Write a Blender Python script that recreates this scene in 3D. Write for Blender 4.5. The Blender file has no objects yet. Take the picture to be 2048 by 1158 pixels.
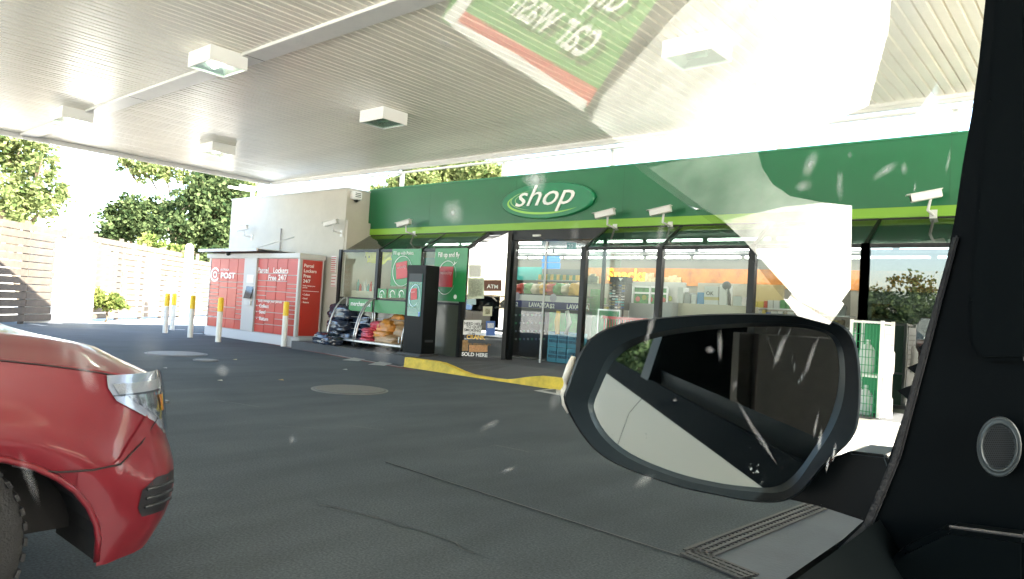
import bpy, bmesh, math, random
from mathutils import Vector, Matrix, noise
R = math.radians
C = bpy.context.scene.collection
rnd = random.Random(7)
# ------------------------------------------------------------------ camera, sky, sun, exposure
FPX, EYE = 1430.0, Vector((0, 0, 1.35))
def basis(yaw, pitch, roll):
    y, p, r = R(yaw), R(pitch), R(roll)
    f = Vector((-math.sin(y)*math.cos(p), math.cos(y)*math.cos(p), math.sin(p)))
    rt = Vector((math.cos(y), math.sin(y), 0)); up = rt.cross(f)
    return rt*math.cos(r)+up*math.sin(r), -rt*math.sin(r)+up*math.cos(r), f
CR, CU, CF = basis(40.6, 1.5, 3.45)
cam = bpy.data.objects.new('camera', bpy.data.cameras.new('camera')); C.objects.link(cam)
cam.data.sensor_width = 36; cam.data.lens = FPX/2048*36; cam.data.clip_start = 0.01; cam.data.clip_end = 900
m = Matrix((CR, CU, -CF)).transposed().to_4x4(); m.translation = EYE; cam.matrix_world = m
S = bpy.context.scene; S.camera = cam
SUN_EL, SUN_AZ = 34.0, -1.0           # azimuth measured from +X towards +Y
w = bpy.data.worlds.new('World'); S.world = w; w.use_nodes = True
nt = w.node_tree; nt.nodes.clear()
sky = nt.nodes.new('ShaderNodeTexSky'); sky.sky_type = 'NISHITA'; sky.sun_disc = False
sky.sun_elevation = R(SUN_EL); sky.sun_rotation = R(90-SUN_AZ); sky.dust_density = 2.0; sky.air_density = 1.0
bg = nt.nodes.new('ShaderNodeBackground'); bg.inputs[1].default_value = 0.13
wo = nt.nodes.new('ShaderNodeOutputWorld'); nt.links.new(sky.outputs[0], bg.inputs[0]); nt.links.new(bg.outputs[0], wo.inputs[0])
sd = bpy.data.lights.new('sun', 'SUN'); sd.energy = 5.0; sd.angle = R(0.5); sd.color = (1, .95, .86)
so = bpy.data.objects.new('sun', sd); C.objects.link(so)
sv = Vector((math.cos(R(SUN_EL))*math.cos(R(SUN_AZ)), math.cos(R(SUN_EL))*math.sin(R(SUN_AZ)), math.sin(R(SUN_EL))))
so.rotation_euler = sv.to_track_quat('Z', 'Y').to_euler(); so.location = (10, 0, 30)
S.view_settings.view_transform = 'Standard'; S.view_settings.look = 'None'; S.view_settings.gamma = 1
S.view_settings.use_curve_mapping = False; S.view_settings.exposure = 3.4
S.cycles.use_denoising = True; S.cycles.max_bounces = 10; S.cycles.transparent_max_bounces = 24; S.cycles.diffuse_bounces = 5
S.cycles.caustics_reflective = False; S.cycles.caustics_refractive = False; S.cycles.sample_clamp_indirect = 8
# ------------------------------------------------------------------ survey helpers: where a measured direction meets a real plane
def ray(px, py): return CR*((px-1024)/FPX)+CU*((579-py)/FPX)+CF
def GZ(px, py, z=0.0): r = ray(px, py); return EYE+r*((z-EYE.z)/r.z)
def FY(px, py, Y): r = ray(px, py); return EYE+r*(Y/r.y)
def FX(px, py, X): r = ray(px, py); return EYE+r*(X/r.x)
# ------------------------------------------------------------------ materials
MATS = {}
def mat(name, col, rough=.6, metal=0.0, var=0.0, scale=8.0, bump=0.0, bscale=60.0, coat=0.0, emit=0.0, spec=.5, trans=0.0, vcol2=None):
    if name in MATS: return MATS[name]
    m = bpy.data.materials.new(name); m.use_nodes = True; n = m.node_tree; b = n.nodes['Principled BSDF']
    b.inputs['Base Color'].default_value = (*col, 1); b.inputs['Roughness'].default_value = rough
    b.inputs['Metallic'].default_value = metal; b.inputs['Coat Weight'].default_value = coat
    b.inputs['Coat Roughness'].default_value = .06
    b.inputs['Specular IOR Level'].default_value = spec
    if emit: b.inputs['Emission Color'].default_value = (*col, 1); b.inputs['Emission Strength'].default_value = emit
    tc = n.nodes.new('ShaderNodeTexCoord')
    if var:
        nz = n.nodes.new('ShaderNodeTexNoise'); nz.inputs['Scale'].default_value = scale; nz.inputs['Detail'].default_value = 6
        nz.inputs['Roughness'].default_value = .65
        n.links.new(tc.outputs['Object'], nz.inputs['Vector'])
        cr = n.nodes.new('ShaderNodeValToRGB'); cr.color_ramp.elements[0].position = .3; cr.color_ramp.elements[1].position = .7
        c2 = vcol2 or tuple(min(1, c*(1+var)) for c in col)
        cr.color_ramp.elements[0].color = (*[c*(1-var) for c in col], 1); cr.color_ramp.elements[1].color = (*c2, 1)
        n.links.new(nz.outputs['Fac'], cr.inputs[0]); n.links.new(cr.outputs[0], b.inputs['Base Color'])
    if bump:
        nb = n.nodes.new('ShaderNodeTexNoise'); nb.inputs['Scale'].default_value = bscale; nb.inputs['Detail'].default_value = 4
        n.links.new(tc.outputs['Object'], nb.inputs['Vector'])
        bp = n.nodes.new('ShaderNodeBump'); bp.inputs['Strength'].default_value = bump; bp.inputs['Distance'].default_value = .01
        n.links.new(nb.outputs['Fac'], bp.inputs['Height']); n.links.new(bp.outputs[0], b.inputs['Normal'])
    MATS[name] = m; return m
def glass(name, tint=(1, 1, 1), fac=1.0, rough=0.0, base=0.0):
    if name in MATS: return MATS[name]
    m = bpy.data.materials.new(name); m.use_nodes = True; n = m.node_tree; n.nodes.clear()
    t = n.nodes.new('ShaderNodeBsdfTransparent'); t.inputs[0].default_value = (*tint, 1)
    g = n.nodes.new('ShaderNodeBsdfGlossy'); g.inputs['Roughness'].default_value = rough
    lw = n.nodes.new('ShaderNodeLayerWeight'); lw.inputs[0].default_value = .5
    pw = n.nodes.new('ShaderNodeMath'); pw.operation = 'POWER'; pw.inputs[1].default_value = 5; n.links.new(lw.outputs['Facing'], pw.inputs[0])
    fr = n.nodes.new('ShaderNodeMath'); fr.operation = 'ADD'; fr.inputs[1].default_value = .04; n.links.new(pw.outputs[0], fr.inputs[0])
    ma = n.nodes.new('ShaderNodeMath'); ma.operation = 'MULTIPLY_ADD'; ma.inputs[1].default_value = fac; ma.inputs[2].default_value = base; ma.use_clamp = True
    mx = n.nodes.new('ShaderNodeMixShader'); o = n.nodes.new('ShaderNodeOutputMaterial')
    n.links.new(fr.outputs[0], ma.inputs[0]); n.links.new(ma.outputs[0], mx.inputs[0]); n.links.new(t.outputs[0], mx.inputs[1])
    n.links.new(g.outputs[0], mx.inputs[2]); n.links.new(mx.outputs[0], o.inputs[0]); MATS[name] = m; return m
def leafmat(name, col, col2, tr=.45):
    if name in MATS: return MATS[name]
    m = bpy.data.materials.new(name); m.use_nodes = True; n = m.node_tree; n.nodes.clear()
    geo = n.nodes.new('ShaderNodeNewGeometry'); tc = n.nodes.new('ShaderNodeTexCoord')
    nz = n.nodes.new('ShaderNodeTexNoise'); nz.inputs['Scale'].default_value = 1.3; n.links.new(tc.outputs['Object'], nz.inputs[0])
    ad = n.nodes.new('ShaderNodeMath'); ad.operation = 'ADD'; n.links.new(nz.outputs[0], ad.inputs[0])
    mu = n.nodes.new('ShaderNodeMath'); mu.operation = 'MULTIPLY_ADD'; mu.inputs[1].default_value = .6; mu.inputs[2].default_value = -.3
    n.links.new(geo.outputs['Random Per Island'], mu.inputs[0]); n.links.new(mu.outputs[0], ad.inputs[1])
    cr = n.nodes.new('ShaderNodeValToRGB'); cr.color_ramp.elements[0].position = .25; cr.color_ramp.elements[1].position = .75
    cr.color_ramp.elements[0].color = (*col, 1); cr.color_ramp.elements[1].color = (*col2, 1); n.links.new(ad.outputs[0], cr.inputs[0])
    d = n.nodes.new('ShaderNodeBsdfDiffuse'); t = n.nodes.new('ShaderNodeBsdfTranslucent'); mx = n.nodes.new('ShaderNodeMixShader'); mx.inputs[0].default_value = tr
    n.links.new(cr.outputs[0], d.inputs[0]); n.links.new(cr.outputs[0], t.inputs[0]); n.links.new(d.outputs[0], mx.inputs[1]); n.links.new(t.outputs[0], mx.inputs[2])
    o = n.nodes.new('ShaderNodeOutputMaterial'); n.links.new(mx.outputs[0], o.inputs[0]); MATS[name] = m; return m
def paper(name, col):
    m = leafmat(name, col, col, .15); return m
WHITE = mat('white_paint', (.78, .77, .73), .35, var=.05, scale=3)
SOFFIT = mat('soffit_paint', (.90, .86, .74), .26, var=.10, scale=.5, spec=.6)
FRAME = mat('black_frame', (.007, .008, .008), .4, spec=.3)
GREEN = mat('fascia_green', (.007, .128, .045), .42, var=.06, scale=.8)
LIME = mat('lime_stripe', (.20, .42, .028), .45)
RENDER = mat('painted_render', (.50, .475, .41), .8, var=.07, scale=1.5, bump=.25, bscale=90)
RED = mat('locker_red', (.46, .036, .022), .4, var=.04, scale=4)
STEEL = mat('brushed_steel', (.55, .55, .54), .35, .8)
GREY = mat('light_grey_metal', (.52, .53, .52), .5)
LETTER = mat('white_lettering', (.85, .85, .82), .5)
YELLOW = mat('yellow_paint', (.62, .44, .03), .6, var=.28, scale=5, bump=.4, bscale=40)
SIGNGREEN = mat('poster_green', (.01, .22, .05), .35)
SIGNRED = mat('card_red', (.5, .02, .02), .4)
DARK = mat('dark_plastic', (.012, .015, .016), .5)
RUBBER = mat('black_rubber', (.015, .015, .015), .75, bump=.4, bscale=120)
GLASS = glass('shop_glass', (.92, .95, .93), .8, base=.0)
MIRRORGLASS = glass('tinted_side_glass', (.2, .22, .22), 1.5, base=.4)
TUBE = mat('lit_tube', (1, .97, .93), .5, emit=3.6)
# ------------------------------------------------------------------ mesh helpers
class MB:
    def __init__(s): s.v = []; s.f = []
    def add(s, vs, fs):
        k = len(s.v); s.v += [tuple(v) for v in vs]; s.f += [tuple(i+k for i in f) for f in fs]; return s
    def box(s, x0, x1, y0, y1, z0, z1, M=None):
        vs = [Vector((x, y, z)) for x in (x0, x1) for y in (y0, y1) for z in (z0, z1)]
        if M: vs = [M@v for v in vs]
        return s.add(vs, [(0, 1, 3, 2), (4, 6, 7, 5), (0, 4, 5, 1), (2, 3, 7, 6), (0, 2, 6, 4), (1, 5, 7, 3)])
    def poly(s, pts): return s.add(pts, [tuple(range(len(pts)))])
    def slab(s, pts, d):            # polygon pushed along vector d
        n = len(pts); d = Vector(d); pts = [Vector(p) for p in pts]
        return s.add(pts+[p+d for p in pts], [tuple(range(n)), tuple(range(2*n-1, n-1, -1))]+[(i, i+n, (i+1) % n+n, (i+1) % n) for i in range(n)])
    def tube(s, pts, r, n=8, cap=True):
        pts = [Vector(p) for p in pts]; rs = r if isinstance(r, (list, tuple)) else [r]*len(pts); rings = []
        for i, p in enumerate(pts):
            d = (pts[min(i+1, len(pts)-1)]-pts[max(i-1, 0)]).normalized(); a = d.orthogonal().normalized() if abs(d.z) > .99 else d.cross(Vector((0, 0, 1))).normalized(); b = d.cross(a)
            rings.append([p+a*math.cos(2*math.pi*k/n)*rs[i]+b*math.sin(2*math.pi*k/n)*rs[i] for k in range(n)])
        return s.loft(rings, cap)
    def loft(s, rings, cap=True, closed=True):
        n = len(rings[0]); vs = [v for r in rings for v in r]; fs = []
        for i in range(len(rings)-1):
            for k in range(n if closed else n-1):
                fs.append((i*n+k, i*n+(k+1) % n, (i+1)*n+(k+1) % n, (i+1)*n+k))
        if cap and closed: fs += [tuple(range(n-1, -1, -1)), tuple((len(rings)-1)*n+k for k in range(n))]
        return s.add(vs, fs)
    def disc(s, c, r, ax='z', n=32, h=.01, ry=None):
        c = Vector(c); ry = ry or r; E = {'z': ((1, 0, 0), (0, 1, 0), (0, 0, 1)), 'y': ((1, 0, 0), (0, 0, 1), (0, -1, 0)), 'x': ((0, 1, 0), (0, 0, 1), (1, 0, 0))}[ax]
        a, b, d = map(Vector, E)
        return s.loft([[c+a*math.cos(2*math.pi*k/n)*r+b*math.sin(2*math.pi*k/n)*ry+d*q for k in range(n)] for q in (0, h)])
    def ball(s, c, r, sq=(1, 1, 1), n=12, lump=0.0, seed=0, flat=None):
        rings = []
        for i in range(1, n//2+3):
            th = math.pi*(i-.5)/(n//2+2.5)*1.03; ring = []
            for k in range(n):
                ph = 2*math.pi*k/n; d = Vector((math.sin(th)*math.cos(ph), math.sin(th)*math.sin(ph), math.cos(th)))
                q = 1+lump*noise.noise(d*2.3+Vector((seed*3.1, seed, 0))); p = Vector((d.x*sq[0], d.y*sq[1], d.z*sq[2]))*r*q
                if flat is not None: p.z = max(p.z, -r*flat)
                ring.append(Vector(c)+p)
            rings.append(ring)
        return s.loft(rings)
    def mesh(s, name, smooth=False):
        me = bpy.data.meshes.new(name); me.from_pydata(s.v, [], s.f); me.update()
        if smooth:
            for p in me.polygons: p.use_smooth = True
        return me
def base_matrix(o): return Matrix.LocRotScale(o.location, o.rotation_euler, o.scale)
def link(o, parent=None):
    C.objects.link(o)
    if parent is not None:
        o.parent = parent; M = base_matrix(parent); q = parent.parent
        if q is not None: M = q.get('_m') and M or M
        o.matrix_parent_inverse = Matrix.Identity(4) if parent.type != 'EMPTY' else M.inverted()
    return o
def obj(name, mb, m, parent=None, smooth=False, bevel=0, local=False, kind=None, autos=None):
    me = mb if isinstance(mb, bpy.types.Mesh) else mb.mesh(name, smooth or autos is not None)
    if m is not None and not me.materials: me.materials.append(m)
    if not isinstance(mb, bpy.types.Mesh):
        bm = bmesh.new(); bm.from_mesh(me); bmesh.ops.recalc_face_normals(bm, faces=bm.faces)
        if bevel: bmesh.ops.bevel(bm, geom=bm.edges[:], offset=bevel, segments=2, affect='EDGES', clamp_overlap=True)
        if autos is not None:
            for e in bm.edges:
                if len(e.link_faces) == 2 and e.calc_face_angle(0) > R(autos): e.smooth = False
        bm.to_mesh(me); bm.free()
    o = bpy.data.objects.new(name, me)
    link(o, parent)
    if local: o.matrix_parent_inverse = Matrix.Identity(4)
    if kind: o['kind'] = kind
    return o
def thing(name, label, cat, loc=(0, 0, 0), rz=0, group=None):
    o = bpy.data.objects.new(name, None); C.objects.link(o); o.location = loc; o.rotation_euler = (0, 0, rz); o.empty_display_size = .2
    return tag(o, label, cat, group)
def tag(o, label, cat, group=None):
    o['label'] = label; o['category'] = cat
    if group: o['group'] = group
    return o
def struct(name, mb, m, **k):
    o = obj(name, mb, m, **k); o['kind'] = 'structure'; return o
def dup(root, loc, rz=None, label=None):
    r = root.copy(); C.objects.link(r); r.location = loc
    if rz is not None: r.rotation_euler = (0, 0, rz)
    if label: r['label'] = label
    for ch in list(root.children):
        c = ch.copy(); C.objects.link(c); c.parent = r; c.matrix_parent_inverse = ch.matrix_parent_inverse.copy()
        for g in ch.children:
            d = g.copy(); C.objects.link(d); d.parent = c; d.matrix_parent_inverse = g.matrix_parent_inverse.copy()
    return r
def text(body, loc, size, m, parent=None, xa=(1, 0, 0), ya=(0, 0, 1), ext=.002, bold=0.0, shear=0.0, align='LEFT', name='lettering', sx=1.0, space=1.0):
    cu = bpy.data.curves.new(name, 'FONT'); cu.body = body; cu.size = size; cu.extrude = ext; cu.offset = bold*size; cu.shear = shear
    cu.align_x = align; cu.space_line = .85; cu.resolution_u = 3; cu.space_character = space; cu.materials.append(m)
    o = bpy.data.objects.new(name, cu); x = Vector(xa).normalized(); y = Vector(ya).normalized(); z = x.cross(y)
    M = Matrix((x*sx, y, z)).transposed().to_4x4(); M.translation = Vector(loc)
    me = bpy.data.meshes.new_from_object(o); bpy.data.objects.remove(o); bpy.data.curves.remove(cu); me.name = name
    o = bpy.data.objects.new(name, me); C.objects.link(o)
    if parent is not None:
        o.parent = parent
        if parent.type == 'EMPTY': M = base_matrix(parent).inverted()@M
    o.matrix_basis = M; return o
def bx(pts3, d): return MB().slab(pts3, d)
def rectY(p0, p1, Y, th=.02, inset=0):     # upright sheet at depth Y spanning two measured corners, th thick towards the back
    a = FY(*p0, Y); b = FY(*p1, Y); x0, x1 = sorted((a.x, b.x)); z0, z1 = sorted((a.z, b.z))
    return MB().box(x0+inset, x1-inset, Y, Y+th, z0, z1), (x0, x1, z0, z1)
# ================================================================== SETTING
pale = mat('pale_concrete_ground', (.64, .62, .56), .9, var=.15, scale=.5, bump=.3)
struct('ground', MB().poly([(-400, -400, -.02), (400, -400, -.02), (400, 400, -.02), (-400, 400, -.02)]), pale)
def asphalt():
    m = bpy.data.materials.new('asphalt'); m.use_nodes = True; n = m.node_tree; b = n.nodes['Principled BSDF']; tc = n.nodes.new('ShaderNodeTexCoord')
    a = n.nodes.new('ShaderNodeTexNoise'); a.inputs['Scale'].default_value = .35; a.inputs['Detail'].default_value = 8; a.inputs['Roughness'].default_value = .6
    f = n.nodes.new('ShaderNodeTexNoise'); f.inputs['Scale'].default_value = 70; f.inputs['Detail'].default_value = 3
    mp = n.nodes.new('ShaderNodeMapping'); mp.inputs['Scale'].default_value = (1, .25, 1); mp.inputs['Rotation'].default_value = (0, 0, .5)
    g = n.nodes.new('ShaderNodeTexNoise'); g.inputs['Scale'].default_value = 2.2; g.inputs['Detail'].default_value = 5
    n.links.new(tc.outputs['Object'], a.inputs[0]); n.links.new(tc.outputs['Object'], f.inputs[0]); n.links.new(tc.outputs['Object'], mp.inputs[0]); n.links.new(mp.outputs[0], g.inputs[0])
    r1 = n.nodes.new('ShaderNodeValToRGB'); r1.color_ramp.elements[0].position = .35; r1.color_ramp.elements[1].position = .68
    r1.color_ramp.elements[0].color = (.045, .056, .062, 1); r1.color_ramp.elements[1].color = (.070, .085, .092, 1)
    r2 = n.nodes.new('ShaderNodeValToRGB'); r2.color_ramp.elements[0].position = .3; r2.color_ramp.elements[1].position = .72
    r2.color_ramp.elements[0].color = (.82, .82, .82, 1); r2.color_ramp.elements[1].color = (1.15, 1.15, 1.15, 1)
    r3 = n.nodes.new('ShaderNodeValToRGB'); r3.color_ramp.elements[0].position = .35; r3.color_ramp.elements[1].position = .75
    r3.color_ramp.elements[0].color = (.7, .7, .7, 1); r3.color_ramp.elements[1].color = (1.5, 1.5, 1.5, 1)
    n.links.new(a.outputs[0], r1.inputs[0]); n.links.new(g.outputs[0], r2.inputs[0]); n.links.new(f.outputs[0], r3.inputs[0])
    m1 = n.nodes.new('ShaderNodeMixRGB'); m1.blend_type = 'MULTIPLY'; m1.inputs[0].default_value = 1; n.links.new(r1.outputs[0], m1.inputs[1]); n.links.new(r2.outputs[0], m1.inputs[2])
    m2 = n.nodes.new('ShaderNodeMixRGB'); m2.blend_type = 'MULTIPLY'; m2.inputs[0].default_value = 1; n.links.new(m1.outputs[0], m2.inputs[1]); n.links.new(r3.outputs[0], m2.inputs[2])
    n.links.new(m2.outputs[0], b.inputs['Base Color']); b.inputs['Roughness'].default_value = .9; b.inputs['Specular IOR Level'].default_value = .3
    bp = n.nodes.new('ShaderNodeBump'); bp.inputs['Strength'].default_value = .5; bp.inputs['Distance'].default_value = .01; n.links.new(f.outputs[0], bp.inputs['Height']); n.links.new(bp.outputs[0], b.inputs['Normal'])
    return m
ASPH = asphalt()
struct('forecourt_asphalt', MB().poly([(-26.1, -7.8, 0), (4, -7.8, 0), (4, 16, 0), (-26.1, 16, 0)]), ASPH)
CONC = mat('forecourt_concrete', (.10, .115, .13), .9, var=.16, scale=1.1, bump=.3, bscale=50)
j0, j1 = GZ(800, 935), GZ(1400, 1128)
dj = (j1-j0).normalized(); pa = j0-dj*.2; pb = j1+dj*6
sp = [GZ(*p) for p in ((1500, 1160), (1405, 1118), (1655, 1014), (1760, 985), (1800, 1040), (1700, 1180), (1560, 1200))]
struct('concrete_slab', MB().poly([(p.x, p.y, .004) for p in sp]), CONC)
for k, pts in enumerate([[(560, 852), (640, 858), (700, 852), (790, 862)], [(935, 905), (990, 890), (1060, 905), (1120, 900)], [(430, 800), (520, 815), (600, 810)], [(640, 1010), (760, 1040), (900, 1080), (960, 1120)]]):
    g_ = [GZ(*p) for p in pts]; g_ = [a_.lerp(b_, t)+Vector((rnd.uniform(-.02, .02), rnd.uniform(-.02, .02), 0)) for a_, b_ in zip(g_, g_[1:]) for t in (0, .25, .5, .75)]
    mbk = MB(); mbk.loft([[p_+Vector((0, -.006, .004)), p_+Vector((0, .006, .004))] for p_ in g_], closed=False); struct('asphalt_crack', mbk, DARK)
struct('concrete_joint', MB().slab([pa+Vector((0, 0, .006)), pb+Vector((0, 0, .006)), pb+Vector((0, .018, .006)), pa+Vector((0, .018, .006))], (0, 0, .002)), DARK)
bright = mat('sunlit_ground_pale', (.36, .35, .33), .8, var=.1, scale=.8)  # paler sheet paints the ground where sun falls past the canopy
struct('sunlit_patch', MB().poly([(-3.6, 6.9, .008), (9, 6.9, .008), (9, 11.3, .008), (-3.6, 11.3, .008)]), bright)
# raised footpath with yellow kerb that dips to the forecourt as a ramp
PZ = .20
FOOT = mat('footpath_concrete', (.06, .062, .064), .75, var=.2, scale=1.5, bump=.3)
kl = GZ(806, 728); kr = GZ(1135, 775)
KY = 9.9
xs = [-16.4, -14, -12.6, kl.x*1.0]
kx0 = FY(808, 722, KY).x; kx1 = FY(1135, 768, KY).x
def kz(x):
    pts = [(-99, PZ), (kx0+.9, PZ), (kx0+2.0, .035), (kx1-1.6, .03), (kx1-.5, PZ), (99, PZ)]
    for (a, za), (b, zb) in zip(pts, pts[1:]):
        if a <= x <= b:
            t = (x-a)/(b-a); t = t*t*(3-2*t); return za+(zb-za)*t
xl = [kx0+i*(5.0-kx0)/60 for i in range(61)]
mb = MB()
mb.loft([[Vector((x, KY+.16, kz(x)-.001)), Vector((x, KY+1.25, PZ if not (kx0+1 < x < kx1-.9) else PZ)), Vector((x, 12.9, PZ))] for x in xl], closed=False)
struct('footpath', mb, FOOT)
struct('footpath_step', MB().box(-15.9, kx0-.002, 10.15, 12.9, 0, PZ), FOOT)
struct('shop_floor', MB().box(-16.5, 3, 12.9, 17.4, 0, PZ+.004), mat('shop_floor_tiles', (.22, .21, .2), .25, var=.1))
KE = kx1+1.3
mb = MB(); mb.loft([[Vector((x, KY, 0)), Vector((x, KY+.02, kz(x))), Vector((x, KY+.16, kz(x)+.003)), Vector((x, KY+.17, 0))] for x in [v for v in xl if v < KE]+[KE]])
kb = obj('yellow_kerb', mb, YELLOW, autos=40); tag(kb, 'yellow painted kerb dipping to a ramp in front of the shop doors', 'kerb')
struct('concrete_kerb', MB().box(KE+.002, 5.0, KY, KY+.16, 0, PZ+.002), pale)
# markings on the asphalt
def marking(name, p, q, wd, m, z=.006, lab=None):
    a, b = Vector((*p, z)), Vector((*q, z)); s = (b-a).normalized().cross(Vector((0, 0, 1)))*wd/2
    return struct(name, MB().slab([a-s, b-s, b+s, a+s], (0, 0, .001)), m)
WLINE = mat('worn_white_line', (.36, .37, .36), .8, var=.3, scale=14, vcol2=(.46, .46, .44)); RLINE = mat('worn_red_line', (.17, .04, .035), .8, var=.4, scale=9)
a0 = GZ(415, 664); a1 = GZ(800, 734)
marking('white_line', (a0.x, a0.y), (a1.x, a1.y), .09, WLINE); marking('red_line', (a0.x, a0.y-.16), (a1.x+.6, a1.y-.16), .11, RLINE)
b1 = GZ(846, 728); marking('white_line', (a1.x, a1.y), (b1.x, b1.y), .09, WLINE)
for (p, q, wd) in [((726, 716), (700, 722), .35), ((778, 724), (752, 731), .35), ((676, 704), (652, 700), .3), ((640, 700), (618, 697), .3), ((600, 697), (575, 694), .3), ((436, 671), (416, 672), .3), ((405, 668), (385, 667), .3), ((370, 660), (330, 658), .25), ((125, 648), (95, 647), .3), ((60, 648), (90, 652), .2)]:
    a, b = GZ(*p), GZ(*q); marking('hatch_mark', (a.x, a.y), (b.x, b.y), wd, WLINE, .0085)
ta, tb, tc_ = GZ(1068, 782), GZ(1142, 775), GZ(1142, 796)
struct('white_arrow', MB().slab([ta+Vector((0, 0, .007)), tb+Vector((0, 0, .007)), tc_+Vector((0, 0, .007))], (0, 0, .002)), WLINE)
ta, tb, tc_ = GZ(1085, 782.5), GZ(1112, 779.5), GZ(1112, 787)
struct('arrow_gap', MB().slab([ta+Vector((0, 0, .0095)), tb+Vector((0, 0, .0095)), tc_+Vector((0, 0, .0095))], (0, 0, .001)), ASPH)
# manhole covers
IRON = mat('cast_iron_grey', (.09, .09, .088), .6, .3, var=.25, scale=30, bump=.8, bscale=70)
for (p, q, n_, lab) in [((353, 708), (412, 708), 14, 'wide round grey manhole cover behind the front of the red car'), ((700, 780), (773, 780), 18, 'round chequered manhole cover in the open asphalt'), ((412, 721), (437, 721), 6, 'small grey access cover beside the wide manhole'), ((318, 804), (339, 804), 7, 'small round cover just past the red car headlight')]:
    c = GZ(*p); r = (GZ(*q)-c).length
    t = thing('manhole_cover', lab, 'manhole cover', (c.x, c.y, 0), 0, 'covers set in the forecourt asphalt')
    obj('rim', MB().disc((c.x, c.y, .002), r, h=.008, n=40), mat('iron_rim', (.16, .16, .15), .6, .3), t)
    obj('lid', MB().disc((c.x, c.y, .006), r*.94, h=.009, n=40), IRON, t)
    mb = MB()
    for i in range(-n_, n_+1):
        o_ = i*r/n_*.92; L = math.sqrt(max(0, (r*.9)**2-o_**2))
        if L > .03: mb.box(c.x+o_-.008, c.x+o_+.008, c.y-L, c.y+L, .0148, .019); mb.box(c.x-L, c.x+L, c.y+o_-.008, c.y+o_+.008, .0144, .0185)
    obj('tread', mb, mat('iron_tread', (.15, .15, .14), .5, .3), t, kind='stuff')
# slotted drains bottom right
def drain(p, q, wd, lab):
    a, b = GZ(*p), GZ(*q); L = (b-a).length; ang = math.atan2(b.y-a.y, b.x-a.x)
    t = thing('slotted_drain', lab, 'drain', (a.x, a.y, 0), ang, 'slotted drains in the concrete')
    M = base_matrix(t)
    def loc(x0, x1, y0, y1, z0, z1): return MB().box(x0, x1, y0, y1, z0, z1, M)
    obj('channel', loc(0, L, -wd/2, wd/2, .005, .0085), DARK, t)
    k = 0; x = 0.0; barm = mat('drain_bar_grey', (.05, .05, .05), .6, .2)
    for y in (-wd/2, -wd/6, wd/6, wd/2): obj('rail', loc(0, L, y-.012, y+.012, .009, .018), barm, t)
    while x < L and k < 90: obj('grate_bar', loc(x, x+.012, -wd/2+.014, wd/2-.014, .009, .0155), barm, t); x += max(.05, L/90); k += 1
drain((1392, 1112), (1640, 1012), .15, 'slotted grey drain running away below the door mirror')
drain((1378, 1108), (1500, 1158), .13, 'slotted grey drain crossing the bottom edge by the joint')
# leaf and litter
for i, (p, cl) in enumerate([((562, 761), (.3, .2, .06)), ((690, 740), (.4, .4, .38)), ((1000, 720), (.4, .4, .38)), ((440, 762), (.4, .38, .3)), ((470, 720), (.4, .35, .2)), ((330, 737), (.3, .3, .28))]):
    c = GZ(*p); mb = MB(); mb.slab([(c.x-.06, c.y-.01, .004), (c.x, c.y-.035, .012), (c.x+.08, c.y, .01), (c.x, c.y+.03, .02)], (0, 0, .003))
    o = obj('fallen_leaf' if i == 0 else 'litter', mb, mat('litter%d' % i, cl, .8)); tag(o, ['brown fallen leaf lying on the open asphalt', 'pale paper scrap near the white line', 'pale scrap on the footpath by the doors', 'small scrap left of the centre on the asphalt', 'yellowish scrap below the row of bollards', 'pale scrap beside the red car bonnet'][i], 'leaf' if i == 0 else 'litter')
# ================================================================== CANOPY
CZ = 4.65; CX0, CX1, CY0, CY1 = -19.3, 4.05, -7.8, 11.35
BEAM = 5.05
can = thing('canopy', 'wide white ribbed metal canopy roof over the forecourt', 'canopy', (-8, 2, 0))
PW = .25
def panel_mesh(L):
    mb = MB(); prof = [(0, .04), (.008, 0), (.105, 0), (.115, .024), (.135, .024), (.145, 0), (.236, 0), (.244, .04), (.25, .04)]
    mb.loft([[Vector((x, y, z)) for x, z in prof] for y in (0, L)], closed=False); me = mb.mesh('soffit_panel'); me.materials.append(SOFFIT); return me
y_a, y_b = CY0, BEAM-.16; y_c, y_d = BEAM+.16, CY1-.12
pm1, pm2 = panel_mesh(y_b-y_a), panel_mesh(y_d-y_c)
n_p = int((CX1-CX0)/PW)
for i in range(n_p):
    for me, yy in ((pm1, y_a), (pm2, y_c)):
        o = bpy.data.objects.new('soffit_panel', me); C.objects.link(o); o.parent = can; o.location = Vector((CX0+.1+i*PW, yy, CZ+.0008*((i*7) % 5)))-can.location
obj('beam', MB().box(CX0+.05, CX1, BEAM-.155, BEAM+.155, CZ-.035, CZ+.2), WHITE, can, bevel=.006)
for k in range(6):
    x = CX0+2.2+k*3.9; obj('beam_joint', MB().box(x, x+.012, BEAM-.15, BEAM+.15, CZ-.0385, CZ-.036), mat('joint_grey', (.2, .19, .17), .8), can)  # dark grey strips marking the beam joints
for nm, b in [('edge_trim', (CX0, CX1, CY1-.12, CY1, CZ-.05, CZ+.28)), ('edge_trim', (CX0, CX1, CY0-.1, CY0-.002, CZ-.05, CZ+.28)), ('edge_trim', (CX0-.1, CX0-.002, CY0-.1, CY1, CZ-.05, CZ+.28)), ('edge_trim', (CX1+.002, CX1+.1, CY0-.1, CY1, CZ-.05, CZ+.28)),
              ('gutter_lip', (CX0-.02, CX0+.06, CY0, CY1-.13, CZ-.10, CZ-.052)), ('gutter_lip', (CX0+.08, CX1, CY1-.1, CY1-.02, CZ-.10, CZ-.052))]:
    obj(nm, MB().box(*b), WHITE, can, bevel=.004)
obj('roof_deck', MB().box(CX0, CX1, CY0, CY1, CZ+.3, CZ+.34), WHITE, can)
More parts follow.
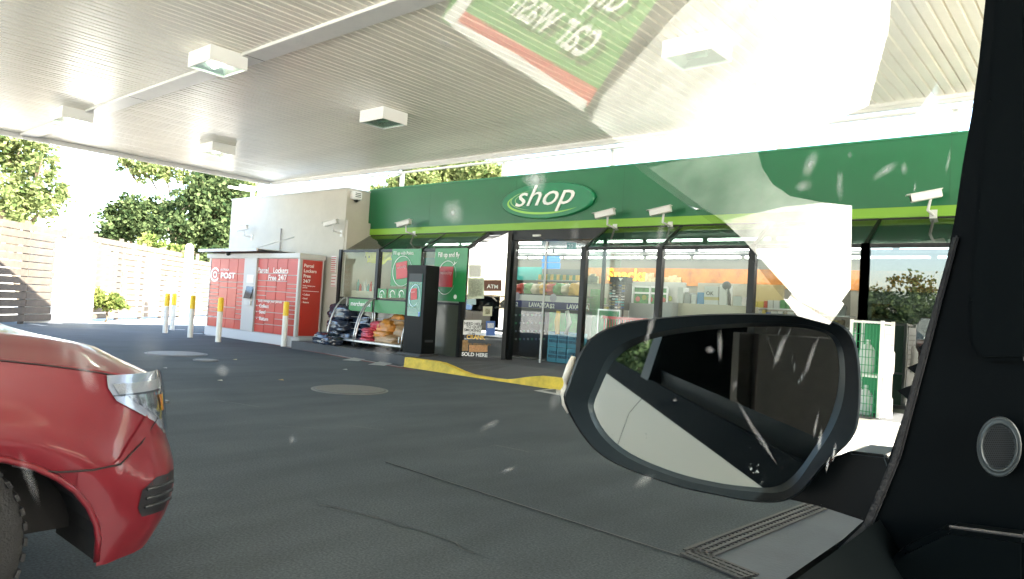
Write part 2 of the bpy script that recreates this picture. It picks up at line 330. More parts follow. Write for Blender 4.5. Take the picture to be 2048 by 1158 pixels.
FYF = 12.07; FZ0, FZ1 = 3.09, 4.30
for px, py0, py1 in [(505, 386, 366), (528, 383, 366), (803, 372, 322), (1008, 350, 314), (1226, 325, 270), (1910, 262, 200), (1560, 292, 236)]:
    a = FY(px, py0, 11.75)
    a = FY(px, py0, 12.2); obj('post', MB().box(a.x-.045, a.x+.045, 12.16, 12.25, FZ1-.3, CZ+.1), WHITE, can); b5 = FYF-CY1
    obj('bracket', MB().box(a.x-.03, a.x+.03, CY1+.003, 12.158, CZ+.02, CZ+.09), WHITE, can)
obj('rail', MB().tube([(-20, 11.6, 4.56), (3.2, 11.6, 4.56)], .03), WHITE, can)
obj('sun_block_roof', MB().box(CX0+1, CX1, CY1-.6, 13.6, CZ+.62, CZ+.68), WHITE, can)  # added roof out of view, blocks sun through the canopy-shop gap
for x in (-17, -1, 1.6): obj('column', MB().box(x-.15, x+.15, BEAM-9.2, BEAM-8.9, 0, CZ-.04), WHITE, can)
# box lights
def light(c, label, lit):
    t = thing('canopy_light', label, 'ceiling light', c, 0, 'box lights under the canopy')
    x, y, z = c; h = .21; wx, wy = .32, .27
    mb = MB()
    for b in [(-wx, wx, -wy, -wy+.02, -h, 0), (-wx, wx, wy-.02, wy, -h, 0), (-wx, -wx+.02, -wy+.0202, wy-.0202, -h, 0), (wx-.02, wx, -wy+.0202, wy-.0202, -h, 0), (-wx+.02, wx-.02, -wy+.02, wy-.02, -.05, -.02)]:
        mb.box(x+b[0], x+b[1], y+b[2], y+b[3], z+b[4], z+b[5])
    obj('housing', mb, mat('fitting_white', (.82, .82, .79), .4), t)
    mb = MB(); q = .13
    mb.add([(x-wx+.03, y-wy+.03, z-h+.03), (x+wx-.03, y-wy+.03, z-h+.03), (x+wx-.03, y+wy-.03, z-h+.03), (x-wx+.03, y+wy-.03, z-h+.03), (x-q, y-q, z-.09), (x+q, y-q, z-.09), (x+q, y+q, z-.09), (x-q, y+q, z-.09)], [(0, 1, 5, 4), (1, 2, 6, 5), (2, 3, 7, 6), (3, 0, 4, 7), (4, 5, 6, 7)])
    obj('reflector', mb, mat('reflector_metal', (.75, .76, .74), .45, .3), t)
    obj('lamp', MB().tube([(x-.12, y, z-.14), (x+.12, y, z-.14)], .045, 12), mat('lamp_lit', (1, .97, .9), .3, emit=3) if lit else mat('lamp_glass', (.6, .75, .65), .1), t, smooth=True)
    obj('lens', MB().box(x-wx+.022, x+wx-.022, y-wy+.022, y+wy-.022, z-h+.012, z-h+.018), glass('lens_glass', (.9, 1, .94), .8, .05, .0), t)
for (px, py, row, lab, lit) in [(437, 108, 0, 'large white box light beside the canopy beam at upper left', 1), (145, 222, 0, 'box light at the far left above the canopy edge', 1), (435, 290, 1, 'smallest box light low over the parcel lockers', 1), (768, 224, 1, 'white box light over the bay window posters', 0), (1395, 85, 1, 'box light at upper right washed by the paper reflection', 0)]:
    c = GZ(px, py, CZ-.0); light((c.x, c.y, CZ-.003), lab, lit)
# ================================================================== SIDE BLOCK (rendered wall) and SHOP
WY = 11.32
xc = FY(695, 377, WY).x; xl0 = FY(465, 392, WY).x
sb = thing('rendered_side_block', 'plain off-white rendered block behind the parcel lockers', 'building', ((xc+xl0)/2, 14, 0))
zt = FY(695, 377, WY).z
obj('wall', MB().box(xl0, xc, WY, 17.5, 0, zt), RENDER, sb)
obj('parapet_cap', MB().box(xl0-.02, xc+.02, WY-.02, 17.5, zt+.002, zt+.04), GREY, sb)
obj('downpipe', MB().tube([(FY(562, 500, WY).x, WY-.04, 2.2), (FY(562, 500, WY).x, WY-.04, 3.25)], .02), mat('downpipe_grey', (.3, .29, .27), .6), sb)
for k, (y0, y1) in enumerate(((512, 545), (548, 574))):
    mb_, _ = rectY((663, y0), (671, y1), WY-.012, .01); nb = obj('notice', mb_, mat('paper_notice', (.7, .68, .66), .6), sb)
    mb2 = MB(); q = _; nl = 8 if k == 0 else 4
    for i in range(nl):
        zz = q[3]-(i+.7)*(q[3]-q[2])/nl; mb2.box(q[0]+.01, q[1]-.01-.02*(i % 3), WY-.016, WY-.0125, zz-.008, zz+.008)
    obj('print', mb2, SIGNRED, nb, kind='stuff')
shop = thing('shop', 'green fronted service station shop with glazed bays and lit interior', 'building', (-6, 14, 0))
XR = 3.0
obj('fascia', MB().box(xc+.002, XR, FYF, FYF+.25, FZ0+.16, FZ1), GREEN, shop)
obj('fascia_cap', MB().box(xc+.003, XR, FYF-.015, FYF+.26, FZ1+.001, FZ1+.03), mat('cap_green', (.02, .2, .08), .4), shop)
obj('lime_stripe', MB().box(xc+.002, XR, FYF-.012, FYF+.24, FZ0, FZ0+.158), LIME, shop)
for x in (-13.2, -10.4, -7.6, -4.8, -2.0): obj('fascia_seam', MB().box(x, x+.006, FYF-.002, FYF-.0005, FZ0+.16, FZ1), mat('seam_green', (.008, .1, .035), .5), shop)
obj('roof', MB().box(xc+.01, XR, FYF+.27, 17.5, 3.4, 3.5), GREY, shop)
obj('side_return', MB().box(xc+.003, xc+.1, WY+.01, 17.4, 0, 3.4), RENDER, shop)
obj('lintel', MB().box(xc+.11, XR, FYF+.02, FYF+.2, FZ0-.09, FZ0-.002), FRAME, shop)
SX = [FY(684, 495, WY).x, FY(759, 495, WY).x, FY(844, 492, WY).x, FY(931, 491, WY).x]      # left bay mullions
RX = [FY(1171, 486, WY).x, FY(1323, 483, WY).x, FY(1508, 478, WY).x, FY(1733, 462, WY).x, 0.9, 2.9]
WT = 2.62; SILL = 1.34
def bay(xs_, zsill, end_left=True):
    for x in xs_:
        obj('mullion', MB().box(x-.055, x+.055, WY-.05, WY+.07, PZ, WT), FRAME, shop, bevel=.004)
        obj('rafter', MB().slab([(x-.03, WY, WT), (x+.03, WY, WT), (x+.03, FYF-.02, FZ0-.02), (x-.03, FYF-.02, FZ0-.02)], (0, 0, -.09)), FRAME, shop)
    obj('head_rail', MB().box(xs_[0]+.056, xs_[-1]-.056, WY-.02, WY+.05, WT-.07, WT-.01), FRAME, shop)
    for a, b in zip(xs_, xs_[1:]):
        obj('window_pane', MB().box(a+.056, b-.056, WY+.01, WY+.018, zsill+.05, WT-.071), GLASS if a < RX[3]-.01 else glass('sky_mirroring_glass', (.3, .36, .36), 1.2, base=.13), shop)
        obj('sloping_pane', MB().slab([(a+.031, WY+.02, WT-.01), (b-.031, WY+.02, WT-.01), (b-.031, FYF-.03, FZ0-.04), (a+.031, FYF-.03, FZ0-.04)], (0, 0, .008)), glass('roof_glass', (.35, .42, .38), 1.4, base=.05), shop)
        obj('transom', MB().box(a+.057, b-.057, WY-.02, WY+.05, zsill, zsill+.05), FRAME, shop)
        obj('spandrel', MB().box(a+.057, b-.057, WY+.005, WY+.03, PZ, zsill-.001), mat('spandrel_olive', (.075, .085, .065), .2, var=.05), shop)
bay(SX, SILL); bay(RX[:4], .62); bay(RX[3:], .26)
mb = MB().poly([(xc+.1, WY+.03, WT), (SX[0], WY+.03, WT), (SX[0], FYF, FZ0-.02), (xc+.1, FYF, FZ0-.02)])
# angled end glass beside the doors
P1 = Vector((SX[3]+.06, WY+.05, 0)); P2 = P1+Vector((.735, .68, 0))*.853; dd = (P2-P1).normalized(); nn = Vector((dd.y, -dd.x, 0))
def side(a, b, z0, z1a, z1b, th=.012): 
    A, B = P1+dd*a, P1+dd*b
    return MB().slab([A+Vector((0, 0, z0)), B+Vector((0, 0, z0)), B+Vector((0, 0, z1b)), A+Vector((0, 0, z1a))], -nn*th)
LN = (P2-P1).length
obj('angled_side_glass', side(.02, LN, PZ+.03, WT-.02, FZ0-.06), MIRRORGLASS, shop)
obj('side_glass_frame', side(-.04, .018, PZ, WT, WT+.03, .05), FRAME, shop); obj('side_glass_frame', side(LN+.002, LN+.09, PZ, FZ0-.03, FZ0-.02, .06), FRAME, shop)
# prints on that glass, and one painted reflection
def gp(px, py):      # measured point on the angled glass
    r = ray(px, py); A = P1-EYE; t = (A.x*nn.x+A.y*nn.y)/(r.x*nn.x+r.y*nn.y); return EYE+r*t+nn*.006
def gq(x0, y0, x1, y1, m, nm='sticker', par=None):
    return obj(nm, MB().slab([gp(x0, y1), gp(x1, y1), gp(x1, y0), gp(x0, y0)], -nn*.004), m, par or shop)
def gt(s, x, y, h, m, bold=.01, par=None, name='lettering'):
    a = gp(x, y); sz = (gp(x, y-h)-a).length*1.35; return text(s, a+nn*.003, sz, m, par or shop, dd, (0, 0, 1), bold=bold, ext=.001, name=name)
WSTK = mat('sticker_white', (.75, .75, .73), .5); INK = mat('black_ink', (.02, .02, .02), .5)
gq(924, 640, 963, 669, WSTK); gt('NEED HELP', 928, 649, 5.5, INK, .02); gt('TO QUIT', 932, 655.5, 5.5, INK, .02); gt('SMOKING?', 928, 662, 5.5, INK, .02); gt('131 848', 935, 668, 3.5, INK)
gt('SOLD HERE', 923, 711, 7.5, LETTER, .03); gt('EXTRA HEAVY DUTY', 925, 689, 4.5, mat('dark_gold', (.25, .13, .02), .4), .02)
gt('CRANK', 933, 677, 8, mat('gold_ink', (.75, .45, .06), .4), .03)
gq(936, 556, 968, 597, mat('leaf_poster', (.55, .62, .48), .5)); gq(939, 560, 965, 593, mat('leaf_poster_inner', (.62, .70, .55), .5, var=.5, scale=30)); gq(934, 598, 952, 609, mat('pale_blue_sticker', (.35, .5, .55), .4)); gq(938, 530, 962, 554, mat('pale_notice', (.7, .72, .7), .5, var=.12, scale=50))
gq(966, 613, 984, 632, mat('badge_cream', (.6, .58, .42), .5)); gq(970, 617, 980, 628, mat('badge_olive', (.12, .1, .03), .5))
gq(972, 642, 990, 671, mat('blue_flyer', (.05, .13, .4), .5)); gq(975, 646, 988, 656, WSTK)
gq(968, 560, 1003, 582, mat('roof_reflection_brown', (.16, .07, .045), .6)); gt('ATM', 974, 576, 8, LETTER, .02); gq(921, 680, 936, 702, mat('flyer_brown', (.3, .17, .06), .5, var=.4, scale=30)); gq(938, 690, 975, 704, mat('flyer_orange', (.5, .25, .1), .5, var=.4, scale=30))  # brown patch with ATM paints a mirrored roof and its sign
# door portal
DY = 12.14; DX0 = P2.x+.0; DX1 = RX[0]-.02
obj('door_header', MB().box(DX0-.3, RX[0]+.4, DY-.1, DY+.2, 2.86, FZ0-.09), FRAME, shop)
obj('door_jamb', MB().box(DX0-.02, DX0+.09, DY-.05, DY+.1, PZ, 2.86), FRAME, shop)
dx_edge = FY(1088, 600, DY).x
for a, b in ((DX0+.1, dx_edge), (dx_edge+.003, RX[0]+.3)):
    dl = obj('sliding_door', MB().box(a, b, DY, DY+.012, PZ+.04, 2.84), GLASS, shop)
obj('door_edge_strip', MB().box(dx_edge-.018, dx_edge+.018, DY-.03, DY-.004, PZ+.02, 2.84), mat('pale_strip', (.6, .6, .58), .4), shop)
obj('door_sensor', MB().box(FY(1066, 468, DY-.14).x, FY(1080, 468, DY-.14).x, DY-.15, DY-.101, 2.93, 2.97), mat('sensor_white', (.7, .7, .66), .4), shop)
# bay return at right of the doors
obj('return_glass', MB().box(RX[0]-.006, RX[0]+.006, WY+.08, DY-.11, .7, 2.7), GLASS, shop)
obj('return_frame', MB().box(RX[0]-.03, RX[0]+.03, DY-.16, DY-.102, PZ, 2.86), FRAME, shop)
# interior shell
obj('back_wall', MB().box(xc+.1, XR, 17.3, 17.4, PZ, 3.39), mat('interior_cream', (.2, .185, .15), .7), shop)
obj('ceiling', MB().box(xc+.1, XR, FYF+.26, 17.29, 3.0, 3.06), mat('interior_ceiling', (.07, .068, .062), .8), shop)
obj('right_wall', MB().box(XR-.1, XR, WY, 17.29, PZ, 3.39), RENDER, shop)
ob = obj('orange_band', MB().box(FY(1165, 550, 17.28).x, 2.8, 17.26, 17.28, FY(1350, 571, 17.27).z, FY(1350, 537, 17.27).z), mat('orange_print', (.50, .17, .02), .5, var=.45, scale=2.2), shop)
sa = FY(1214, 560, 17.24); text('Snacks', sa, .48, mat('snack_yellow', (.95, .55, .03), .4, emit=.3), shop, bold=.01, name='snacks_lettering', ext=.01)
for k, (x0, x1) in enumerate([(1172, 1192), (1290, 1362)]):
    c0, c1 = FY(x0, 566, 17.2), FY(x1, 545, 17.2)
    mb = MB()
    for i in range(9):
        x = c0.x+(c1.x-c0.x)*(i/9); mb.box(x, x+.13, 17.2, 17.235, c0.z, c0.z+(c1.z-c0.z)*(.45+.5*rnd.random()), Matrix.Identity(4))
    obj('food_picture', mb, mat('food_tan', (.55, .42, .22), .6, var=.4, scale=12), shop)
obj('teal_band', MB().box(FY(960, 550, 16.9).x, FY(1082, 550, 16.9).x, 16.9, 16.95, FY(1050, 560, 16.9).z, FY(1050, 534, 16.9).z), mat('teal_print', (.03, .25, .22), .5), shop)
# tubes
tub = MB().box(-.6, .6, -.035, .035, -.05, 0).mesh('tube'); tub.materials.append(TUBE)
for (Y, x0, n_) in [(12.95, -13.6, 8), (14.75, -16.0, 12), (16.6, -16.0, 12)]:
    for i in range(n_):
        x = x0+i*1.34+(.3 if Y > 15 else 0)
        if Y < 13 and i == 3: continue
        o = bpy.data.objects.new('fluorescent_light', tub); C.objects.link(o); o.location = (x, Y, 2.93)
        row = {12.95: 'front', 14.75: 'middle', 16.6: 'rear'}[Y]
        tag(o, '%s row ceiling tube light, %s from the left inside the shop' % (row, ['first', 'second', 'third', 'fourth', 'fifth', 'sixth', 'seventh', 'eighth', 'ninth', 'tenth', 'eleventh', 'twelfth'][i]), 'tube light', 'lit ceiling tubes inside the shop')
# shop sign (oval)
c = FY(1095, 402, FYF); sg = thing('shop_sign', 'raised oval green sign reading shop with lime swooshes', 'sign', (c.x, FYF, c.z))
W_, H_ = (FY(1187, 402, FYF).x-FY(1003, 402, FYF).x)/2, .39
def oval(w_, h_, y0, y1, cx=0, cz=0, n=48): return MB().loft([[Vector((c.x+cx+math.cos(2*math.pi*k/n)*w_*q, y, c.z+cz+math.sin(2*math.pi*k/n)*h_*q)) for k in range(n)] for y, q in ((y0, 1), (y0-(y0-y1)*.7, 1), (y1, .96))])
obj('oval_panel', oval(W_, H_, FYF-.001, FYF-.09), mat('sign_green', (.012, .20, .085), .3), sg)
def swoosh(w_, h_, a0_, a1_, t0, m, cx, cz, y, nm='swoosh'):
    mb = MB(); pts = []; n = 28
    for i in range(n+1):
        u = i/n; a = R(a0_+(a1_-a0_)*u); th = t0*math.sin(math.pi*min(1, u*1.0+.02))**.6
        pts.append([Vector((c.x+cx+math.cos(a)*(w_+k_*th), y, c.z+cz+math.sin(a)*(h_+k_*th*.7))) for k_ in (-.5, .5)])
    for a_, b_ in zip(pts, pts[1:]): mb.poly([a_[0], a_[1], b_[1], b_[0]])
    return obj(nm, mb, m, sg)
swoosh(W_*.84, H_*.66, 150, 322, .07, mat('swoosh_lime', (.30, .62, .10), .4), .02, -.02, FYF-.096)
swoosh(W_*.72, H_*.6, 115, 250, .035, mat('swoosh_pale', (.25, .5, .2), .4), -.05, .02, FYF-.0975)
swoosh(W_*.62, H_*.5, 120, 235, .025, MATS['swoosh_pale'], -.05, .03, FYF-.099)
text('shop', (c.x-.86, FYF-.10, c.z-.10), .64, LETTER, sg, bold=.0, shear=.38, ext=.012, sx=1.28)
# ---- CCTV cameras
def cctv(px, py, Y, lab, s=1.0, yaw=-150):
    a = FY(px, py, Y-.32*s)
    t = thing('security_camera', lab, 'security camera', (a.x, Y, a.z-.2*s), 0, 'security cameras on the walls')
    M = Matrix.Translation(a)@Matrix.Rotation(R(yaw), 4, 'Z')@Matrix.Rotation(R(12), 4, 'Y')
    q = mat('camera_housing', (.68, .68, .66), .4)
    obj('housing', MB().box(-.2*s, .2*s, -.06*s, .06*s, -.055*s, .055*s, M), q, t, bevel=.006)
    obj('sun_shield', MB().box(-.22*s, .25*s, -.068*s, .068*s, .058*s, .066*s, M), q, t)
    obj('lens', MB().box(.2005*s, .206*s, -.045*s, .045*s, -.04*s, .04*s, M), DARK, t)
    obj('bracket', MB().tube([M@Vector((-.05*s, 0, -.056*s)), Vector((a.x+.02, Y-.25*s, a.z-.2*s)), Vector((a.x+.05, Y, a.z-.24*s))], .02*s), q, t)
    obj('wall_plate', MB().box(a.x, a.x+.1*s, Y-.02, Y-.003, a.z-.32*s, a.z-.16*s), q, t)
for px, py, Y, lab, yw in [(808, 447, FYF, 'white bullet camera on the lime stripe above the posters', 190), (1210, 428, FYF, 'white bullet camera on the fascia right of the oval sign', 190), (1321, 422, FYF, 'white bullet camera on the fascia above the middle window', 190), (1852, 392, FYF, 'white bullet camera on the fascia near the dark car pillar', 200), (662, 446, WY, 'grey bullet camera on the rendered wall near its corner', 200), (484, 457, WY, 'grey bullet camera on the rendered wall above the locker awning', 200)]:
    cctv(px, py, Y, lab, 1.0, yw)
a = FX(448, 457, xl0); a = Vector((xl0, 12.2, a.z)); 
cc = thing('security_camera', 'grey camera poking out past the far left wall edge', 'security camera', (xl0, 12, 3), 0, 'security cameras on the walls')
obj('housing', MB().box(xl0-.75, xl0-.35, 11.9, 12.02, 3.32, 3.42), MATS['camera_housing'], cc, bevel=.006); obj('bracket', MB().tube([(xl0-.4, 11.96, 3.31), (xl0-.2, 11.96, 3.2), (xl0, 11.96, 3.15)], .02), MATS['camera_housing'], cc)
# siren box
mb_, q = rectY((702, 385), (718, 398), WY-.1, .1)
al = thing('alarm_box', 'small white alarm box high on the return of the rendered wall', 'alarm box', (xc+.1, 11.6, 3.8))
zc = FX(710, 391, xc).z
obj('cover', MB().box(xc+.003, xc+.12, 11.42, 11.72, zc-.12, zc+.10), MATS['fitting_white'], al, bevel=.01)
for i in range(3): obj('vent', MB().box(xc+.1205, xc+.124, 11.5, 11.68, zc-.05+i*.045, zc-.03+i*.045), DARK, al)
obj('dome', MB().ball((xc+.07, 11.57, zc-.14), .05), DARK, al, smooth=True)
# ================================================================== PARCEL LOCKERS
LY = 10.5
def lx(px, py=600): return FY(px, py, LY).x
def lz(px, py): return FY(px, py, LY).z
LX0, LX1 = lx(418), lx(592)
LT = 2.32
lk = thing('parcel_locker', 'long red parcel locker bank with white lettering and a grey console', 'parcel locker', ((LX0+LX1)/2, LY+.3, 0))
obj('plinth', MB().slab([(LX0-.05, LY-.06, 0), (LX1+.02, LY-.06, 0), (LX1+.14, LY+.06, 0), (LX1+.14, LY+.74, 0), (LX0-.05, LY+.74, 0)], (0, 0, .26)), mat('plinth_grey', (.50, .52, .54), .5), lk, bevel=.02)
obj('body', MB().box(LX0, LX1+.09, LY+.02, LY+.7, .262, LT), mat('locker_body_grey', (.42, .43, .43), .5), lk)
obj('top_trim', MB().box(LX0-.22, LX1+.13, LY-.05, LY+.74, LT+.002, LT+.13), GREY, lk, bevel=.01)
con0, con1 = lx(487), lx(512)
obj('corner_post', MB().box(LX1-.005, LX1+.075, LY-.012, LY+.018, .27, LT), GREY, lk); obj('corner_post', MB().box(LX0-.04, LX0+.0, LY-.012, LY+.018, .27, LT), GREY, lk)
obj('console', MB().box(con0, con1, LY-.05, LY+.018, .27, LT), mat('console_grey', (.46, .46, .45), .45), lk, bevel=.008)
cw = con1-con0
scr = obj('screen', MB().slab([(con0+.3*cw, LY-.13, 1.18), (con0+.85*cw, LY-.13, 1.18), (con0+.85*cw, LY-.052, 1.52), (con0+.3*cw, LY-.052, 1.52)], (0, .03, 0)), mat('screen_dark', (.01, .012, .015), .1), lk)
obj('notice_plate', MB().box(con0+.3*cw, con0+.85*cw, LY-.06, LY-.051, 1.62, 1.85), mat('plate_white', (.66, .66, .62), .4), lk); obj('keypad', MB().box(con0+.32*cw, con0+.8*cw, LY-.10, LY-.051, 1.0, 1.13), GREY, lk)
dmesh = {}
def door(x0, x1, z0, z1):
    g = .011; k = (round(x1-x0, 3), round(z1-z0, 3))
    if k not in dmesh:
        me = MB().box(0, k[0]-2*g, 0, .022, 0, k[1]-2*g).mesh('locker_door'); me.materials.append(RED); dmesh[k] = me
    o = bpy.data.objects.new('locker_door', dmesh[k]); C.objects.link(o); o.parent = lk; o.location = Vector((x0+g, LY-.004, z0+g))-lk.location
def column_doors(x0, x1, zs):
    for a_, b_ in zip(zs, zs[1:]): door(x0, x1, a_, b_)
zb, ztp = .27, LT-.005; Hh = ztp-zb
def fr(*f): return [round(zb+Hh*q, 3) for q in f]
xs_ = [LX0+(con0-LX0)*q for q in (0, .27, .53, .79, 1)]
small = [0, .14, .22, .28, .335, .39, .445, .50, .555, .61, .665, .78, 1]
column_doors(xs_[0], xs_[1], fr(*small)); column_doors(xs_[1], xs_[2], fr(0, .14, .3, .58, .66, .74, 1)); column_doors(xs_[2], xs_[3], fr(0, .14, .3, .58, .66, .78, 1)); column_doors(xs_[3], xs_[4], fr(*small))
xr = [con1+(LX1-con1)*q for q in (0, .25, .5, .75, 1)]
column_doors(xr[0], xr[1], fr(0, .11, .2, .28, .36, .44, .50, .56, .62, .7, .8, 1)); column_doors(xr[1], xr[2], fr(0, .12, .28, .44, .56, .62, .7, .8, 1)); column_doors(xr[2], xr[3], fr(0, .12, .2, .28, .44, .56, .7, .8, 1)); column_doors(xr[3], xr[4], fr(*small))
LSX = LX1+.09
obj('side_panel', MB().box(LSX+.001, LSX+.018, LY+.07, LY+.66, .30, LT-.03), RED, lk)
obj('corner_post', MB().box(LSX+.001, LSX+.03, LY+.665, LY+.70, .27, LT), GREY, lk)
lt = dict(m=LETTER, parent=lk)
def ltx(s, px, py, h, bold=.012, al='LEFT', space=1.0, sx=1.0):
    a_ = FY(px, py, LY-.012); text(s, a_, h*1.38, LETTER, lk, bold=bold, align=al, space=space, sx=sx)
ltx('Parcel', 515, 545, .150, .014, sx=1.12); ltx('Lockers', 546, 545.5, .150, .014, sx=1.12); ltx('Free', 536, 560, .150, .014, sx=1.12); ltx('24/7', 556, 560, .150, .014, sx=1.12)
ltx('Easily manage your parcels', 516, 603, .072, .004, sx=1.12)
for s_, yy in (('Collect', 614.5), ('Send', 626.5), ('Return', 640)): ltx('•', 512, yy, .10, .014); ltx(s_, 518, yy, .10, .014, sx=1.2)
ltx('POST', 441, 556, .17, .03, sx=1.5); ltx('AUSTRALIA', 441, 541, .06, .01, sx=1.2)
cpt = FY(430, 549, LY-.012); mb = MB()
for (r0, r1, s0, s1) in ((.20, .27, 30, 330), (.07, .13, 0, 360)):
    pts = [(Vector((math.cos(R(t))*r0, 0, math.sin(R(t))*r0*.8)), Vector((math.cos(R(t))*r1, 0, math.sin(R(t))*r1*.8))) for t in [s0+(s1-s0)*i/20 for i in range(21)]]
    for a_, b_ in zip(pts, pts[1:]): mb.poly([cpt+a_[0], cpt+a_[1], cpt+b_[1], cpt+b_[0]])
obj('post_emblem', mb, LETTER, lk)
ltx('auspost.com.au', 417, 633, .05, .006, sx=1.35)
def lsx(s, y, z, h, bold=.02): text(s, (LSX+.022, LY+y, z), h*1.38, LETTER, lk, (0, 1, 0), (0, 0, 1), bold=bold)
for s_, z_ in (('Parcel', 2.1), ('Lockers', 1.965), ('Free', 1.83), ('24/7', 1.695)): lsx(s_, .10, z_, .088)
lsx('Easily manage your', .10, 1.60, .036, .004); lsx('parcels', .10, 1.55, .036, .004)
for s_, z_ in (('• Collect', 1.36), ('• Send', 1.26), ('• Return', 1.16)): lsx(s_, .10, z_, .046)
obj('rule_line', MB().box(LSX+.019, LSX+.022, LY+.11, LY+.6, 1.47, 1.482), LETTER, lk)
# awning over it
ax0, ax1 = FY(402, 487, 10.2).x, FY(470, 487, 10.2).x
aw = thing('awning', 'flat grey slatted awning jutting over the left end of the lockers', 'awning', ((ax0+ax1)/2, 10.8, 2.5))
az = 2.50
obj('frame', MB().box(ax0, ax1+1.3, 10.13, 10.18, az-.02, az+.06), GREY, aw); obj('frame', MB().box(ax0, ax0+.06, 10.182, WY, az-.02, az+.06), GREY, aw)
obj('sheet', MB().box(ax0+.062, ax1+1.3, 10.182, WY-.002, az+.04, az+.058), GREY, aw)
for i in range(9): obj('slat', MB().box(ax0+.1+i*.26, ax0+.17+i*.26, 10.19, WY-.003, az-.01, az+.038), mat('slat_brown', (.33, .22, .18), .6), aw)
obj('stay', MB().tube([(ax1+1.2, WY, 3.0), (ax1+.9, 10.3, az+.06)], .012), GREY, aw)
dc = thing('dome_camera', 'small dark dome camera hanging beneath the grey awning', 'security camera', (ax0+1.3, 10.4, az))
obj('base', MB().disc((ax0+1.3, 10.4, az-.04), .07, h=.03), DARK, dc); obj('dome', MB().ball((ax0+1.3, 10.4, az-.06), .06), DARK, dc, smooth=True)
# ================================================================== BOLLARDS
YB = mat('bollard_yellow', (.80, .55, .02), .4); WB = mat('bollard_white', (.72, .73, .70), .4, var=.06, scale=6)
b0 = None
for (px, py, lab) in [(567, 693, 'nearest white bollard with yellow top beside the locker corner'), (436, 684, 'yellow topped bollard in front of the post emblem on the lockers'), (380, 675, 'yellow topped bollard just left of the lockers'), (330, 666, 'leftmost of the yellow topped bollards'), (344, 660, 'yellow topped bollard farthest back beside the tall white post')]:
    c = GZ(px, py)
    if b0 is None:
        b0 = thing('bollard', lab, 'bollard', (c.x, c.y, 0), 0, 'yellow and white bollards')
        obj('post', MB().tube([(c.x, c.y, 0), (c.x, c.y, .80)], .072, 16), WB, b0, smooth=False, autos=40)
        obj('yellow_cap', MB().tube([(c.x, c.y, .801), (c.x, c.y, 1.14), (c.x, c.y, 1.17)], [.0725, .0725, .05], 16), YB, b0, autos=40)
    else: dup(b0, (c.x, c.y, 0), 0, lab)
c = GZ(368, 648); tp = thing('white_post', 'tall thick white post standing in the sun behind the bollards', 'post', (c.x, c.y, 0))
obj('post', MB().tube([(c.x, c.y, 0), (c.x, c.y, 1.45)], .17, 16), WB, tp, autos=40); obj('post', MB().tube([(c.x, c.y, 1.55), (c.x, c.y, 2.95), (c.x, c.y, 3.05)], [.15, .15, .09], 16), WB, tp, autos=40)
obj('collar', MB().tube([(c.x, c.y, 1.451), (c.x, c.y, 1.549)], .11, 16), GREY, tp)
# ================================================================== BAGS, TROLLEYS, KIOSK
NAVY = mat('navy_plastic', (.022, .032, .055), .18, spec=.7, bump=.9, bscale=9, var=.3, scale=6); PINK = mat('pink_plastic', (.55, .06, .09), .3, bump=.6, bscale=12, var=.25, scale=9); ORG = mat('orange_sack', (.52, .21, .03), .4, bump=.6, bscale=12, var=.35, scale=7); TAN = mat('tan_sack', (.36, .22, .10), .45, bump=.6, bscale=12, var=.3, scale=7)
def bag(px, py, Y, w_, h_, m, name, lab, grp, seed, cat='bag'):
    w_ *= 1.22; h_ *= 1.2; c_ = FY(px, py, Y); mb = MB(); n1, n2 = 28, 19; rings = []
    for i in range(n2):
        v = -1+2*i/(n2-1); ring = []
        for k in range(n1):
            t = 2*math.pi*k/n1; cx_, sy_ = math.cos(t), math.sin(t); e = .55
            sx_ = math.copysign(abs(cx_)**e, cx_); s2 = math.copysign(abs(sy_)**e, sy_); zc_ = math.copysign(abs(v)**.8, v); r_ = max(.02, (1-abs(v)**3.0))**.5
            d = Vector((sx_*r_, s2*r_, zc_)); q = 1+.20*noise.noise(d*2.0+Vector((seed*5.3, 0, seed)))+.16*abs(noise.noise(d*4.5+Vector((0, seed*2.3, 0))))+.06*noise.noise(d*11)
            ring.append(Vector((c_.x+d.x*w_/2*q, Y+.24+d.y*.24*q, c_.z+d.z*h_/2*q)))
        rings.append(ring)
    mb.loft(rings); o = obj(name, mb, m, smooth=True)
    return tag(o, lab, cat, grp)
NB = 'dark plastic wrapped bags by the trolleys'
for i, (px, py, Y, w_, h_, lab) in enumerate([
        (688, 680, 11.0, .62, .42, 'large dark bag resting at front of the left trolley deck'), (726, 672, 11.2, .5, .45, 'dark bag on the left trolley behind its curved rail'),
        (668, 651, 10.9, .6, .28, 'middle dark bag of the leaning stack by the wall'), (672, 625, 11.0, .72, .36, 'topmost dark bag of the stack by the rendered wall'),
        (716, 643, 11.25, .6, .34, 'dark bag lying under the merchandise sign'), (662, 668, 10.95, .52, .26, 'lower dark bag of the stack beside the rendered wall'),
        (637, 678, 10.35, .5, .28, 'small dark bag slumped on the ground at the wall corner'), (650, 683, 10.2, .4, .2, 'flattest dark bag on the ground left of the trolley'), (704, 657, 11.3, .6, .3, 'dark bag squeezed in the centre of the left trolley')]):
    bag(px, py, Y, w_, h_, NAVY, 'bag', lab, NB, i+1)
